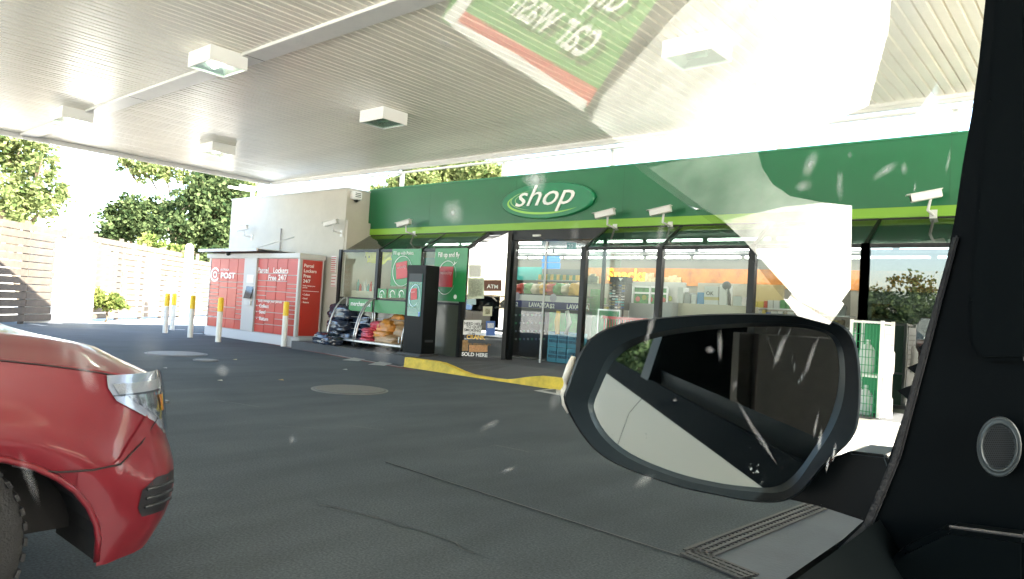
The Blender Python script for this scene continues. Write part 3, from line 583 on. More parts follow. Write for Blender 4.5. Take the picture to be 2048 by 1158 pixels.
for i, (px, py, Y, w_, h_, mm, lab) in enumerate([(728, 681, 10.75, .36, .13, PINK, 'lowest pink packet of the pile on the right trolley'), (729, 670, 10.77, .36, .14, PINK, 'second pink packet from the bottom of its pile'), (731, 661, 10.8, .32, .12, PINK, 'upper flat pink packet on the right trolley'), (749, 652, 10.95, .34, .2, PINK, 'pink packet tucked behind the orange sack'),
        (765, 660, 10.95, .40, .42, ORG, 'bright orange sack standing upright on the right trolley'), (757, 670, 10.8, .44, .18, ORG, 'orange sack lying on the tan one'), (768, 680, 10.75, .62, .2, TAN, 'tan sack at the bottom front of the right trolley'), (784, 652, 11.15, .5, .36, TAN, 'upright tan sack behind the curved rail'), (796, 672, 11.0, .4, .38, TAN, 'tan sack nearest the dark kiosk'), (790, 640, 11.2, .34, .28, ORG, 'orange sack on the top of the tan pile')]):
    bag(px, py, Y, w_, h_, mm, 'bag', lab, 'coloured bags on the right trolley', i+20)
def trolley(xa, xb, Y, lab, sign, tx):
    t = thing('trolley', lab, 'trolley', ((xa+xb)/2, Y+.3, PZ), 0, 'curved rail display trolleys')
    z0 = PZ+.13
    obj('deck', MB().box(xa, xb, Y, Y+.62, z0, z0+.04), STEEL, t, bevel=.006)
    for x in (xa+.03, xb-.03):
        pts = [Vector((x, Y+.02+.55*(math.sin(u*math.pi/2)**1.3), z0+.04+.98*(1-math.cos(u*math.pi/2))**.62)) for u in [i/10 for i in range(11)]]
        pts = [Vector((x+(.42 if False else 0), Y+.03+.5*(i/12)**1.5, z0+.04+1.0*(1-(1-i/12)**1.6))) for i in range(13)]
        obj('curved_rail', MB().tube(pts, .018), STEEL, t, smooth=True)
        obj('upright', MB().tube([(x, Y+.6, z0+.04), (x, Y+.56, z0+1.06)], .016), STEEL, t, smooth=True)
        obj('castor', MB().tube([(x-.02, Y+.06, PZ+.062), (x+.02, Y+.06, PZ+.062)], .06, 14), RUBBER, t); obj('castor', MB().tube([(x-.02, Y+.55, PZ+.062), (x+.02, Y+.55, PZ+.062)], .06, 14), RUBBER, t)
    for i in range(6): obj('back_wire', MB().tube([(xa+.05, Y+.6, z0+.12+i*.15), (xb-.05, Y+.6, z0+.12+i*.15)], .006, 6), STEEL, t)
    s_ = obj('sign_panel', MB().box(xa+.18 if sign else xa+.06, xb-.02, Y+.52, Y+.54, z0+.72, z0+1.02), SIGNGREEN, t)
    if sign: text('merchandise', (xa+.26, Y+.516, z0+.85), .155, LETTER, t, bold=.015, sx=1.0)
TY = 10.55
ta_, tb_, tc2 = FY(649, 690, TY).x, FY(704, 690, TY).x, FY(806, 688, TY).x
trolley(ta_, tb_+.02, TY, 'steel display trolley loaded with dark bags below the merchandise sign', True, 0)
trolley(tb_+.06, tc2-.05, TY-.02, 'steel display trolley holding pink and orange sacks beside the kiosk', False, 0)
sg2 = obj('wall_sign', MB().box(FY(772, 610, WY-.08).x, FY(832, 610, WY-.08).x, WY-.1, WY-.07, FY(790, 626, WY).z, FY(790, 606, WY).z), SIGNGREEN); tag(sg2, 'plain green sign strip behind the orange sacks', 'sign')
# merchandise sign placed at the measured spot handled by trolley; posters
def poster(px0, py0, px1, py1, Y, lab, nm='poster', m=SIGNGREEN):
    p0 = FY(px0, py0, Y); p1 = FY(px1, py1, Y); t = thing(nm, lab, 'poster', ((p0.x+p1.x)/2, Y, min(p0.z, p1.z)))
    obj('sheet', MB().box(p0.x, p1.x, Y, Y+.012, min(p0.z, p1.z), max(p0.z, p1.z)), m, t); return t, p0, p1
def ring(cx, cz, rx, rz, Y, m, par, a0_=20, a1_=340, w_=.014, rot=0, nm='loop_line', tilt=-12):
    mb = MB(); pts = []
    for i in range(41):
        a_ = R(a0_+(a1_-a0_)*i/40); x, z = math.cos(a_)*rx, math.sin(a_)*rz; ct, st = math.cos(R(tilt)), math.sin(R(tilt)); wq = w_*math.sin(math.pi*i/40)+.003
        v = Vector((x*ct-z*st, 0, x*st+z*ct)); n_ = v.normalized(); pts.append((Vector((cx, Y, cz))+v-n_*wq/2, Vector((cx, Y, cz))+v+n_*wq/2))
    for a_, b_ in zip(pts, pts[1:]): mb.poly([a_[0], a_[1], b_[1], b_[0]])
    return obj(nm, mb, m, par)
def card(cx, cz, w_, h_, Y, par, tilt=8, txt='velocity'):
    M = Matrix.Translation((cx, Y, cz))@Matrix.Rotation(R(-tilt), 4, 'Y'); o = obj('red_card', MB().box(-w_/2, w_/2, -.004, .001, -h_/2, h_/2, M), SIGNRED, par)
    text(txt, M@Vector((-w_*.42, -.006, h_*.12)), h_*.26, mat('card_pale', (.7, .45, .45), .5), par, M.to_3x3()@Vector((1, 0, 0)), M.to_3x3()@Vector((0, 0, 1)), ext=.0005)
PY = WY-.02+.05
pt, p0, p1 = poster(785, 498, 838, 574, WY-.07, 'tall green poster showing a red card inside a white loop in the bay window')
text('Fill up with Points', (p0.x+.05, WY-.074, FY(790, 510, WY).z), .118, LETTER, pt, bold=.004, sx=.86)
q = FY(810, 541, WY); card(q.x-.03, q.z, .40, .40, WY-.078, pt); ring(q.x, q.z-.02, .34, .36, WY-.09, LETTER, pt, 20, 330)
text('Use your Points now', (p0.x+.05, WY-.074, FY(790, 573, WY).z), .05, mat('pale_green_print', (.4, .6, .45), .5), pt)
pt, p0, p1 = poster(871, 497, 929, 604, WY-.07, 'largest green poster reading fill up and fly behind the kiosk')
text('Fill up and fly', (FY(876, 514, WY-.075).x, WY-.076, FY(876, 514, WY-.075).z), .155, LETTER, pt, bold=.012, sx=.84)
q = FY(897, 554, WY); card(q.x, q.z, .44, .46, WY-.08, pt, 0); ring(q.x+.02, q.z-.02, .30, .38, WY-.09, LETTER, pt, 10, 345)
aq = FY(910, 527, WY-.08); obj('plane_picture', MB().slab([aq+Vector((-.08, 0, -.05)), aq+Vector((.0, 0, -.02)), aq+Vector((.08, 0, .05)), aq+Vector((.01, 0, .012)), aq+Vector((-.03, 0, .06)), aq+Vector((-.02, 0, .0))], (0, -.002, 0)), LETTER, pt)
obj('small_emblem', MB().disc((FY(915, 594, WY).x, WY-.072, FY(915, 594, WY).z), .05, 'y', 20, .003), LETTER, pt)
for i, px in enumerate((756, 777, 795)):
    t, p0, p1 = poster(px, 577, px+16, 596, WY-.058, ['leftmost small green price card taped to the sill', 'middle small green price card on the window sill', 'rightmost small green price card on the window sill'][i], 'price_card'); t['group'] = 'small green price cards on the sill'
    ring((p0.x+p1.x)/2, FY(px, 590, WY).z, .09, .11, WY-.061, LETTER, t, 0, 180, .02, tilt=0); text(('12', '5', '9')[i], (p0.x+.06, WY-.0605, FY(px, 595, WY).z), .13, LETTER, t, bold=.01)
# display kiosk (totem)
k0, k1, k2 = FY(812, 700, 10.5), FY(851, 700, 10.5), FY(868, 700, 10.5)
kx0_, kx1_ = k0.x-.13, k1.x-.13
ki = thing('display_kiosk', 'tall black freestanding screen kiosk on the footpath', 'kiosk', ((kx0_+kx1_)/2, 10.7, PZ))
KH = 2.17; kM = Matrix.Translation((kx0_, 10.5, 0))@Matrix.Rotation(R(0), 4, 'Z'); kw = kx1_-kx0_; kd = .40
obj('cabinet', MB().box(0, kw, 0, kd, PZ+.05, KH, kM), mat('kiosk_black', (.004, .005, .005), .4, spec=.12), ki, bevel=.012)
obj('base_plate', MB().box(-.06, kw+.06, -.1, kd+.05, PZ, PZ+.047, kM), mat('kiosk_base', (.03, .03, .03), .5), ki, bevel=.006)
obj('screen', MB().box(.10, kw-.10, -.012, -.002, 1.05, 1.98, kM), mat('screen_teal', (.015, .10, .08), .15, emit=.12), ki)
obj('bezel_top', MB().box(.10, kw-.1, -.015, -.0125, 1.80, 1.98, kM), DARK, ki)
card(kx0_+kw/2-.02, 1.53, .2, .24, 10.48, ki, 6, 'card'); ring(kx0_+kw/2, 1.5, .16, .24, 10.475, mat('loop_pale_blue', (.35, .5, .6), .4, emit=.08), ki, 0, 330, .014)
text('Fill up with Points', (kx0_+.13, 10.484, 1.74), .05, MATS['pale_green_print'], ki); text('Ask in store today', (kx0_+.13, 10.484, 1.24), .035, MATS['pale_green_print'], ki)
obj('sticker', MB().box(kw-.15, kw-.11, -.018, -.0145, 1.05, 1.15, kM), mat('sticker_blue', (.1, .2, .6), .4), ki)
obj('side_vent', MB().box(kw+.0, kw+.006, .08, kd-.08, .5, .55, kM), DARK, ki)
obj('floor_marker', MB().box(-.18, -.16, .02, .04, PZ+.22, PZ+.36, kM), LETTER, ki)
# ================================================================== THINGS INSIDE THE SHOP, behind the glass
def itm(nm, px0, py0, px1, py1, Y, d, m, lab, cat, grp=None, bev=.006):
    p0 = FY(px0, py1, Y); p1 = FY(px1, py0, Y)
    o = obj(nm, MB().box(p0.x, p1.x, Y, Y+d, p0.z, p1.z), m, bevel=bev); return tag(o, lab, cat, grp), p0, p1
CREAM = mat('cream_laminate', (.52, .47, .36), .4); LGREY = mat('grey_laminate', (.32, .33, .33), .5); CARDW = mat('white_carton', (.68, .68, .66), .5)
o, p0, p1 = itm('counter', 1346, 612, 1492, 662, 12.6, .6, CREAM, 'cream counter below the row of boxes in the right window', 'counter')
itm('cabinet', 1256, 608, 1313, 655, 12.3, .4, LGREY, 'grey cabinet left of the cream counter', 'cabinet'); itm('cabinet', 1316, 605, 1345, 655, 12.35, .4, LGREY, 'narrow grey cabinet against the cream counter', 'cabinet')
for (a, b, c_, d_, m_, nm, lab) in [(1354, 575, 1367, 612, CARDW, 'box', 'tall white box at the left end of the cream counter'), (1367.5, 585, 1381, 613, LGREY, 'box', 'grey box second along the cream counter'), (1381.5, 589, 1392.5, 613.5, CARDW, 'box', 'short white box beside the blue box'), (1393, 585, 1408, 615, mat('cyan_carton', (.01, .22, .50), .4), 'box', 'bright blue box standing on the cream counter'),
        (1437, 570, 1455, 618, CARDW, 'box', 'tallest white box on the cream counter'), (1465, 593, 1484, 619, CARDW, 'box', 'white box at the right end of the cream counter')]:
    itm(nm, a, b, c_, d_, 12.65, .25, m_, lab, 'box', 'boxes on the cream counter')
t = thing('display_stand', 'white and yellow counter display between the blue and tall white boxes', 'display', (FY(1420, 617, 12.65).x, 12.8, 1.3))
for (y0, y1, m_, nm) in [(573, 594, CARDW, 'header_card'), (594.5, 600, mat('pale_yellow_card', (.6, .5, .2), .5), 'shelf_edge'), (600.5, 611, CARDW, 'tray'), (611.5, 616, MATS['pale_yellow_card'], 'shelf_edge')]:
    p0, p1 = FY(1408.5, y1, 12.65), FY(1436.5, y0, 12.65); obj(nm, MB().box(p0.x, p1.x, 12.64, 12.85, p0.z, p1.z), m_, t)
p0 = FY(1412, 590, 12.63); text('OK', p0, .1, INK, t, bold=.02)
p0 = FY(1459, 617, 12.7); hd = thing('desk_gadget', 'dark gooseneck gadget leaning on the counter by the tall white box', 'gadget', tuple(p0))
obj('stem', MB().tube([p0, p0+Vector((-.02, 0, .25)), p0+Vector((-.10, 0, .38))], [.03, .035, .06]), DARK, hd, smooth=True); obj('head', MB().ball(p0+Vector((-.08, 0, .42)), .085), DARK, hd, smooth=True)
BOARD = mat('beige_board', (.42, .38, .31), .6)
for (a, b, c_, d_, lab, m_) in [(1255, 565, 1370, 640, 'pale grey shelf unit with a window shaped picture case', mat('pale_unit', (.48, .47, .44), .5)), (1393, 568, 1502, 614, 'wide beige board standing behind the counter boxes', BOARD), (1511, 570, 1567, 607, 'yellowish board at the right of the middle windows', mat('yellow_board', (.52, .40, .20), .6))]:
    itm('display_board', a, b, c_, d_, 14.2, .08, m_, lab, 'board')
t = thing('picture_case', 'framed case of green food pictures on the pale shelf unit', 'display', (FY(1300, 608, 14.1).x, 14.1, 1.3))
p0, p1 = FY(1265, 608, 14.1), FY(1336, 575, 14.1); obj('backing', MB().box(p0.x, p1.x, 14.13, 14.16, p0.z, p1.z), mat('case_green', (.06, .22, .06), .5, var=.5, scale=8), t)
wx = (p1.x-p0.x)/2
for i in range(3): obj('frame_bar', MB().box(p0.x+i*wx-.02, p0.x+i*wx+.02, 14.08, 14.128, p0.z, p1.z), CARDW, t)
for z_ in (p0.z, p0.z+(p1.z-p0.z)*.65, p1.z): obj('frame_bar', MB().box(p0.x+.021, p0.x+wx-.021, 14.085, 14.127, z_-.02, z_+.02), CARDW, t); obj('frame_bar', MB().box(p0.x+wx+.021, p1.x-.021, 14.085, 14.127, z_-.02, z_+.02), CARDW, t)
for i in range(6):
    q = Vector((p0.x+.12+i*.16, 14.12, p0.z+.12+.04*(i % 2))); obj('food_print', MB().disc(q, .06, 'y', 12, .004), mat('food_print%d' % (i % 2), ((.45, .12, .10), (.25, .3, .05))[i % 2], .6), t)
# sunglasses spinner
c = FY(1238, 660, 12.2); t = thing('sunglasses_spinner', 'tall dark spinner rack crowded with sunglasses inside the window', 'display rack', (c.x, 12.2, PZ))
ztop, zbot = FY(1238, 566, 12.2).z, FY(1238, 620, 12.2).z
obj('column', MB().box(c.x-.05, c.x+.05, 12.15, 12.25, PZ, ztop), DARK, t); obj('core', MB().box(c.x-.15, c.x+.15, 12.08, 12.36, zbot, ztop), DARK, t)
obj('header_sign', MB().box(c.x-.19, c.x+.2, 12.05, 12.3, ztop+.0, ztop+.12), DARK, t, bevel=.01)
q = FY(1247, 562, 12.0); obj('badge', MB().slab([(c.x+.02, 12.045, ztop+.09), (c.x+.07, 12.045, ztop+.03), (c.x+.12, 12.045, ztop+.09)], (0, -.003, 0)), LETTER, t)
cols_ = [mat('lens%d' % i, cc_, .15, .2) for i, cc_ in enumerate([(.02, .02, .02), (.02, .08, .25), (.5, .5, .5), (.25, .2, .08), (.05, .3, .3)])]
gm = {}
for r_ in range(9):
    for k_ in range(5):
        mm = cols_[rnd.choice((0, 0, 1, 2, 3, 4))]
        if mm.name not in gm: gm[mm.name] = MB().slab([(-.032, 0, .0), (.0, 0, -.008), (.032, 0, 0), (.03, 0, .02), (-.03, 0, .02)], (0, -.02, 0)).mesh('sunglasses'); gm[mm.name].materials.append(mm)
        o = bpy.data.objects.new('sunglasses', gm[mm.name]); C.objects.link(o); o.parent = t; o.location = Vector((c.x-.14+k_*.07, 12.06, zbot+.04+r_*(ztop-zbot-.05)/9))-t.location
# framed sign
t = thing('floor_sign', 'silver framed green floor sign reading fill up with points', 'sign', (FY(1218, 665, 11.9).x, 11.9, PZ))
p0, p1 = FY(1194, 668, 11.9), FY(1242, 620, 11.9)
obj('panel', MB().box(p0.x+.03, p1.x-.03, 11.9, 11.92, PZ+.1, p1.z-.03), SIGNGREEN, t); text('Fill up with Points', (p0.x+.08, 11.895, p1.z-.18), .085, LETTER, t, bold=.005)
for b in [(p0.x, p0.x+.029, PZ, p1.z), (p1.x-.029, p1.x, PZ, p1.z), (p0.x+.03, p1.x-.03, p1.z-.029, p1.z)]: obj('frame_bar', MB().box(b[0], b[1], 11.88, 11.93, b[2], b[3]), STEEL, t)
# red baskets
t = thing('basket_stack', 'red plastic shopping baskets stacked by the bay window', 'basket', (FY(1245, 660, 11.75).x, 11.75, PZ))
p0, p1 = FY(1206, 660, 11.65), FY(1292, 637, 11.65)
BR = mat('basket_red', (.55, .03, .02), .4)
for (dz, ht) in ((0, .2),):
    zt_ = p1.z; x0_, x1_ = p0.x, p1.x
    obj('rim', MB().box(x0_, x1_, 11.62, 11.65, zt_-.05, zt_), BR, t); obj('rim', MB().box(x0_, x1_, 11.98, 12.0, zt_-.05, zt_), BR, t)
    obj('lower_rim', MB().box(x0_+.02, x1_-.02, 11.63, 11.98, zt_-.30, zt_-.26), BR, t)
    for i in range(15): x = x0_+.02+i*(x1_-x0_-.06)/14; obj('slat', MB().box(x, x+.018, 11.63, 11.645, zt_-.259, zt_-.051), BR, t)
    obj('stacked_baskets', MB().box(x0_+.05, x1_-.05, 11.66, 11.96, PZ+.01, zt_-.301), BR, t, bevel=.02)
# coffee gondola seen through the doors
gx0, gx1 = FY(1022, 620, 13.4).x, FY(1160, 620, 13.4).x
t = thing('coffee_counter', 'coffee counter with white and navy banner seen through the doors', 'counter', ((gx0+gx1)/2, 13.6, PZ))
zz = [FY(1090, y, 13.4).z for y in (591, 603, 617)]
obj('white_banner', MB().box(gx0, gx1, 13.4, 13.42, zz[1], zz[0]), CARDW, t); obj('navy_banner', MB().box(gx0, gx1, 13.395, 13.42, zz[2], zz[1]-.001), mat('banner_navy', (.03, .03, .16), .4), t)
for px in (1057, 1133):
    a = FY(px, 614, 13.39); text('LAVAZZA', (a.x, 13.392, zz[2]+.025), .15, LETTER, t, bold=.02, sx=.95)
for px in (1027, 1100):
    a = FY(px+6, 598, 13.385); obj('cup_picture', MB().disc((a.x, 13.393, (zz[0]+zz[1])/2+.02), .1, 'y', 20, .003), mat('pale_cup', (.45, .42, .5), .5), t); text('$2', (a.x-.09, 13.388, zz[2]+.02), .14, LETTER, t, bold=.02)
obj('cabinet', MB().box(gx0+.05, gx1, 13.45, 14.1, PZ, zz[2]-.01), mat('dark_cabinet', (.02, .02, .022), .4), t)
obj('top', MB().box(gx0, gx1, 13.43, 14.2, zz[0]+.001, zz[0]+.03), DARK, t)
for r_ in range(4):
    for k_ in range(8):
        a = FY(1030+k_*8, 632+r_*16, 13.44)
        o = obj('tag', MB().box(a.x, a.x+.055, 13.435, 13.449, a.z, a.z+.05), mat('tag%d' % ((r_+k_) % 3), ((.25, .25, .26), (.05, .2, .1), (.12, .14, .2))[(r_+k_) % 3], .4), t)
for i in range(9):
    a = FY(1022+i*15, 590, 13.6); hgt = .12+.12*rnd.random(); mm = [mat('chip%d' % k, cc_, .3, bump=.5, bscale=20) for k, cc_ in enumerate([(.6, .35, .04), (.5, .06, .04), (.08, .28, .07), (.6, .55, .4)])][i % 4]
    bag(1022+i*15, 579, 13.5, .17, .17+hgt*.5, mm, 'snack_packet', ['%s snack packet standing on the coffee counter, %s from the left' % (['yellow', 'red', 'green', 'cream'][i % 4], n_) for n_ in ('first', 'second', 'third', 'fourth', 'fifth', 'sixth', 'seventh', 'eighth', 'ninth')][i], 'snack packets on the coffee counter', i+40, 'snack packet')
t = thing('shelf_rack', 'stepped shelf of yellow snack bags behind the coffee counter', 'shelf', (FY(1115, 560, 14.8).x, 14.8, PZ))
p0, p1 = FY(1070, 590, 14.8), FY(1160, 545, 14.8)
obj('back_panel', MB().box(p0.x, p1.x, 15.1, 15.14, PZ, p1.z+.1), mat('rack_grey', (.12, .13, .12), .5), t)
for j in range(3):
    z_ = p0.z+j*(p1.z-p0.z)/3; obj('shelf', MB().box(p0.x, p1.x, 14.8, 15.09, z_-.02, z_), STEEL, t)
    for i in range(13): x = p0.x+.06+i*(p1.x-p0.x-.1)/13; obj('chip_bag', MB().box(x, x+.085, 14.82, 14.9, z_+.002, z_+.13+.02*rnd.random(), None), mat('bagcol%d' % (i*j % 4), ((.65, .42, .08), (.6, .5, .3), (.1, .25, .12), (.35, .1, .05))[i*j % 4], .4), t)
for (a, b, c_, d_, lab) in [(1083, 512, 1119, 524, 'upper blue menu screen hung inside above the doors'), (1083, 526, 1119, 537, 'lower blue menu screen hung inside above the doors')]: itm('menu_screen', a, b, c_, d_, 14.3, .05, mat('screen_blue', (.02, .12, .3), .3, emit=.3), lab, 'screen')
o, p0, p1 = itm('hanging_sign', 1133, 485, 1152, 500, 12.9, .03, mat('teal_card', (.02, .25, .22), .4), 'small teal hanging card reading 20 near the door top', 'sign'); text('20', (p0.x+.04, 12.893, p0.z+.04), .14, mat('pale_teal', (.4, .7, .6), .4), o)
# water packs right of the door
t = thing('water_stack', 'blue stacked water cartons just inside the right door', 'stack of cartons', (FY(1120, 715, 12.8).x, 12.8, PZ))
WBL = mat('water_blue', (.06, .30, .46), .35); p0, p1 = FY(1090, 719, 12.7), FY(1152, 672, 12.7); pw = (p1.x-p0.x)/3
for r_ in range(2):
    for k_ in range(3):
        z0 = PZ+.01+r_*.34; obj('carton', MB().box(p0.x+k_*pw+.005, p0.x+(k_+1)*pw-.005, 12.75, 13.15, z0, z0+.335), WBL, t, bevel=.01)
        text('COOL', (p0.x+k_*pw+.06, 12.745, z0+.19), .085, mat('ink_navy', (.01, .02, .08), .4), t, bold=.02); text('RIDGE', (p0.x+k_*pw+.05, 12.745, z0+.10), .085, MATS['ink_navy'], t, bold=.02)
itm('display_board', 1096, 628, 1157, 671, 13.3, .04, mat('bright_green_print', (.05, .35, .08), .4, var=.5, scale=5), 'bright green printed panel above the water cartons', 'panel')
for i, (px, tilt) in enumerate([(1115, -.05), (1132, .15)]):
    a, b = FY(px, 668, 12.72), FY(px+2, 622, 12.72); o = obj('tall_bottle', MB().tube([a, (a+b)/2+Vector((tilt*.5, 0, 0)), b], [.05, .06, .045], 12), (mat('noodle_yellow', (.7, .45, .05), .5), mat('noodle_white', (.6, .65, .55), .5))[i], smooth=True); tag(o, ['yellow tall bottle shape poking above the water cartons', 'pale tall bottle shape leaning above the water cartons'][i], 'bottle')
# left bay interior
it, p0, p1 = itm('window_counter', 692, 583, 752, 594, 11.6, .5, CREAM, 'cream counter top inside the left bay window', 'counter')
partm = mat('interior_grey_wall', (.36, .36, .34), .7); obj('partition', MB().box(SX[0]-.4, SX[2]+.6, 13.4, 13.45, PZ, 2.99), partm, shop)
t = thing('yellow_banner', 'sagging bright yellow banner across the top of the left bay window', 'banner', (FY(740, 510, 12.0).x, 12.0, 2.5))
mb = MB(); rg = []
for i in range(25):
    px = 688+i*(786-688)/24; a = FY(px, 500, 12.0); b = FY(px, 527+2*math.sin(i*.4)-(7 if i > 21 else 0), 12.0)
    rg.append([Vector((a.x, 12.0+.05*math.sin(j*1.1+i*.3)+.02*math.sin(i*1.7), a.z+(b.z-a.z)*j/5)) for j in range(6)])
mb.loft(rg, closed=False); obj('cloth', mb, mat('banner_yellow', (.72, .66, .02), .45, var=.1, scale=5), t, smooth=True)
for px in (731, 738): a = FY(px, 514, 11.93); obj('print_mark', MB().box(a.x, a.x+.03, 11.92, 11.925, a.z-.03, a.z+.03), INK, t)
bc = [(.45, .45, .43), (.5, .04, .03), (.06, .3, .28), (.6, .6, .58)]
for i in range(11):
    a = FY(703+i*5.2, 583, 11.72); hh_ = .20+.06*((i*7) % 3)-(.08 if i > 7 else 0); mm = mat('bottle%d' % (i % 4), bc[(i*3) % 4], .25)
    o = obj('bottle', MB().tube([(a.x, 11.75, a.z), (a.x, 11.75, a.z+hh_*.7), (a.x, 11.75, a.z+hh_*.85), (a.x, 11.75, a.z+hh_)], [.036, .036, .018, .018], 12), mm, autos=50)
    tag(o, 'oil or coolant bottle on the bay counter, %s from the left' % ('first', 'second', 'third', 'fourth', 'fifth', 'sixth', 'seventh', 'eighth', 'ninth', 'tenth', 'eleventh')[i], 'bottle', 'bottles on the bay counter')
a = FY(727, 572, 12.3); o = obj('black_ball', MB().ball((a.x, 12.35, a.z), .14, n=16), DARK, smooth=True); tag(o, 'round black object above the bottles in the left bay', 'ball')
itm('notice_board', 768, 543, 784, 582, 13.2, .15, mat('fridge_dark', (.03, .03, .03), .3), 'dark framed panel on the wall behind the bay posters', 'panel')
itm('ceiling_card', 848, 498, 870, 515, 12.0, .02, mat('card_tan', (.45, .38, .25), .6), 'tan card hanging behind the kiosk in the bay', 'sign'); itm('ceiling_card', 848, 515.5, 871, 530, 12.0, .02, mat('card_teal', (.05, .3, .3), .5), 'teal card below the tan one behind the kiosk', 'sign')
# middle shelf rows behind right windows
def shelf(px0, px1, py, Y, lab, seed):
    t = thing('shelf', lab, 'shelf', (FY((px0+px1)/2, py, Y).x, Y, PZ)); p0, p1 = FY(px0, py, Y), FY(px1, py, Y); r2 = random.Random(seed)
    obj('base', MB().box(p0.x, p1.x, Y, Y+.6, PZ, p0.z-.3), mat('shelf_grey', (.2, .2, .2), .5), t)
    for j in range(2):
        z_ = p0.z-.28+j*.2; obj('board', MB().box(p0.x, p1.x, Y, Y+.4, z_-.02, z_), STEEL, t); x = p0.x+.03
        while x < p1.x-.12:
            w_ = r2.uniform(.06, .12); c_ = r2.randrange(6); obj('product', MB().box(x, x+w_, Y+.02, Y+.12, z_+.002, z_+r2.uniform(.1, .17)), mat('prod%d' % c_, [(.5, .4, .1), (.1, .25, .1), (.4, .08, .05), (.45, .45, .43), (.05, .1, .3), (.3, .2, .1)][c_], .4), t); x += w_+.01
shelf(1500, 1600, 606, 13.6, 'low shelf of small goods under the yellowish board', 3); shelf(1172, 1216, 600, 14.5, 'low shelf of goods left of the sunglasses spinner', 5)
shelf(1600, 1700, 618, 13.0, 'low shelf of goods behind the far right window', 6)
for (a, b, c_, d_, m_, lab) in [(1742, 608, 1776, 636, mat('orange_carton', (.6, .2, .03), .5), 'orange carton in the far right window'), (1778, 610, 1809, 640, LGREY, 'grey framed carton beside the orange one')]:
    t, p0, p1 = itm('carton', a, b, c_, d_, 11.62, .3, m_, lab, 'carton'); obj('carton_window', MB().box(p0.x+(p1.x-p0.x)*.25, p0.x+(p1.x-p0.x)*.75, 11.612, 11.618, p0.z+(p1.z-p0.z)*.3, p0.z+(p1.z-p0.z)*.8), DARK, t)
obj('green_stand', MB().box(FY(1180, 600, 13.9).x, FY(1194, 600, 13.9).x, 13.9, 14.1, PZ, FY(1187, 578, 13.9).z), SIGNGREEN); tag(bpy.data.objects['green_stand'], 'green stand behind the door jamb inside', 'stand')
# ================================================================== GAS BOTTLE CAGE
cg0, cg1 = FY(1700, 640, 10.35), FY(1768, 640, 10.35); cz1 = FY(1735, 640, 10.35).z
t = thing('gas_cage', 'green and white mesh gas bottle cage behind the door mirror', 'cage', ((cg0.x+cg1.x)/2, 10.6, 0))
GW = mat('cage_green', (.02, .25, .09), .5); cgx1 = cg1.x
for x in (cg0.x, cgx1-.04):
    for y in (10.35, 10.92): obj('post', MB().box(x, x+.04, y, y+.04, .1, cz1), WHITE, t)
for z_ in (.1, .72, cz1-.04): obj('shelf', MB().box(cg0.x+.041, cgx1-.041, 10.36, 10.95, z_, z_+.03), WHITE, t)
for i in range(9): x = cg0.x+.05+i*(cgx1-cg0.x-.1)/8; obj('bar', MB().box(x, x+.008, 10.35, 10.358, .14, cz1-.04), GW, t)
for i in range(12): z_ = .16+i*(cz1-.25)/12; obj('bar', MB().box(cg0.x+.045, cgx1-.045, 10.34, 10.348, z_, z_+.008), GW, t)
obj('side_louvre', MB().box(cgx1+.001, cgx1+.01, 10.40, 10.9, .2, cz1-.06), mat('cage_white', (.7, .7, .68), .5), t)
for i in range(8): z_ = .8+i*.07; obj('louvre', MB().box(cgx1+.011, cgx1+.016, 10.44, 10.86, z_, z_+.02), mat('louvre_grey', (.4, .4, .4), .5), t)
obj('green_panel', MB().box(cg0.x+.05, cgx1-.05, 10.90, 10.91, .14, cz1-.05), GW, t)
gb = mat('gas_white', (.7, .7, .68), .35); n_ = 0
for z_ in (.135, .755):
    for k in range(2):
        x = cg0.x+.17+k*.24; o = obj('gas_bottle', MB().tube([(x, 10.62, z_), (x, 10.62, z_+.05), (x, 10.62, z_+.30), (x, 10.62, z_+.38), (x, 10.62, z_+.40), (x, 10.62, z_+.46)], [.08, .1, .1, .06, .03, .03], 16), gb, autos=40)
        tag(o, ['left', 'right'][k]+' white gas bottle on the '+['lower', 'upper'][z_ > .5]+' shelf of the cage', 'gas bottle', 'gas bottles in the cage')
obj('castor', MB().box(cgx1-.1, cgx1, 10.5, 10.6, 0, .1), DARK, t); obj('castor', MB().box(cg0.x, cg0.x+.1, 10.5, 10.6, 0, .1), DARK, t)
# ================================================================== FENCE, WALL, TREES
FA, FB = GZ(-40, 652), GZ(445, 631)
fd = (FB-FA); FL = fd.length; fd.normalize(); fa = math.atan2(fd.y, fd.x)
fe = thing('timber_fence', 'tall slatted sleeper fence of weathered horizontal boards', 'fence', (FA.x, FA.y, 0), fa)
TIMB = mat('weathered_timber', (.085, .068, .052), .85, var=.3, scale=3, bump=.5, bscale=25)
fh = lambda u: 3.05-.3*u
nb_ = 10; bl = FL/nb_
bme = MB().box(0.006, bl-.006, 0, .06, 0, .198).mesh('board'); bme.materials.append(TIMB)
pme = MB().box(-.06, .06, .062, .18, 0, 3.1).mesh('post'); pme.materials.append(TIMB)
for i in range(nb_+1):
    o = bpy.data.objects.new('post', pme); C.objects.link(o); o.parent = fe; o.location = (i*bl, 0, 0)
    if i < nb_:
        for j in range(13):
            o = bpy.data.objects.new('board', bme); C.objects.link(o); o.parent = fe; o.location = (i*bl, rnd.uniform(-.012, .012), .08+j*.226); o.rotation_euler = (rnd.uniform(-.03, .03), 0, 0)
            if j == 12 and i > 6: bpy.data.objects.remove(o)
q0, q1 = GZ(45, 645.5), GZ(183, 646.5); wd = (q1-q0).normalized(); nw = Vector((wd.y, -wd.x, 0))  # added white slab where sun overexposes the fence
ww = thing('overexposed_slab', 'white slab standing in for the overexposed patch at the timber fence', 'wall', tuple(q0))
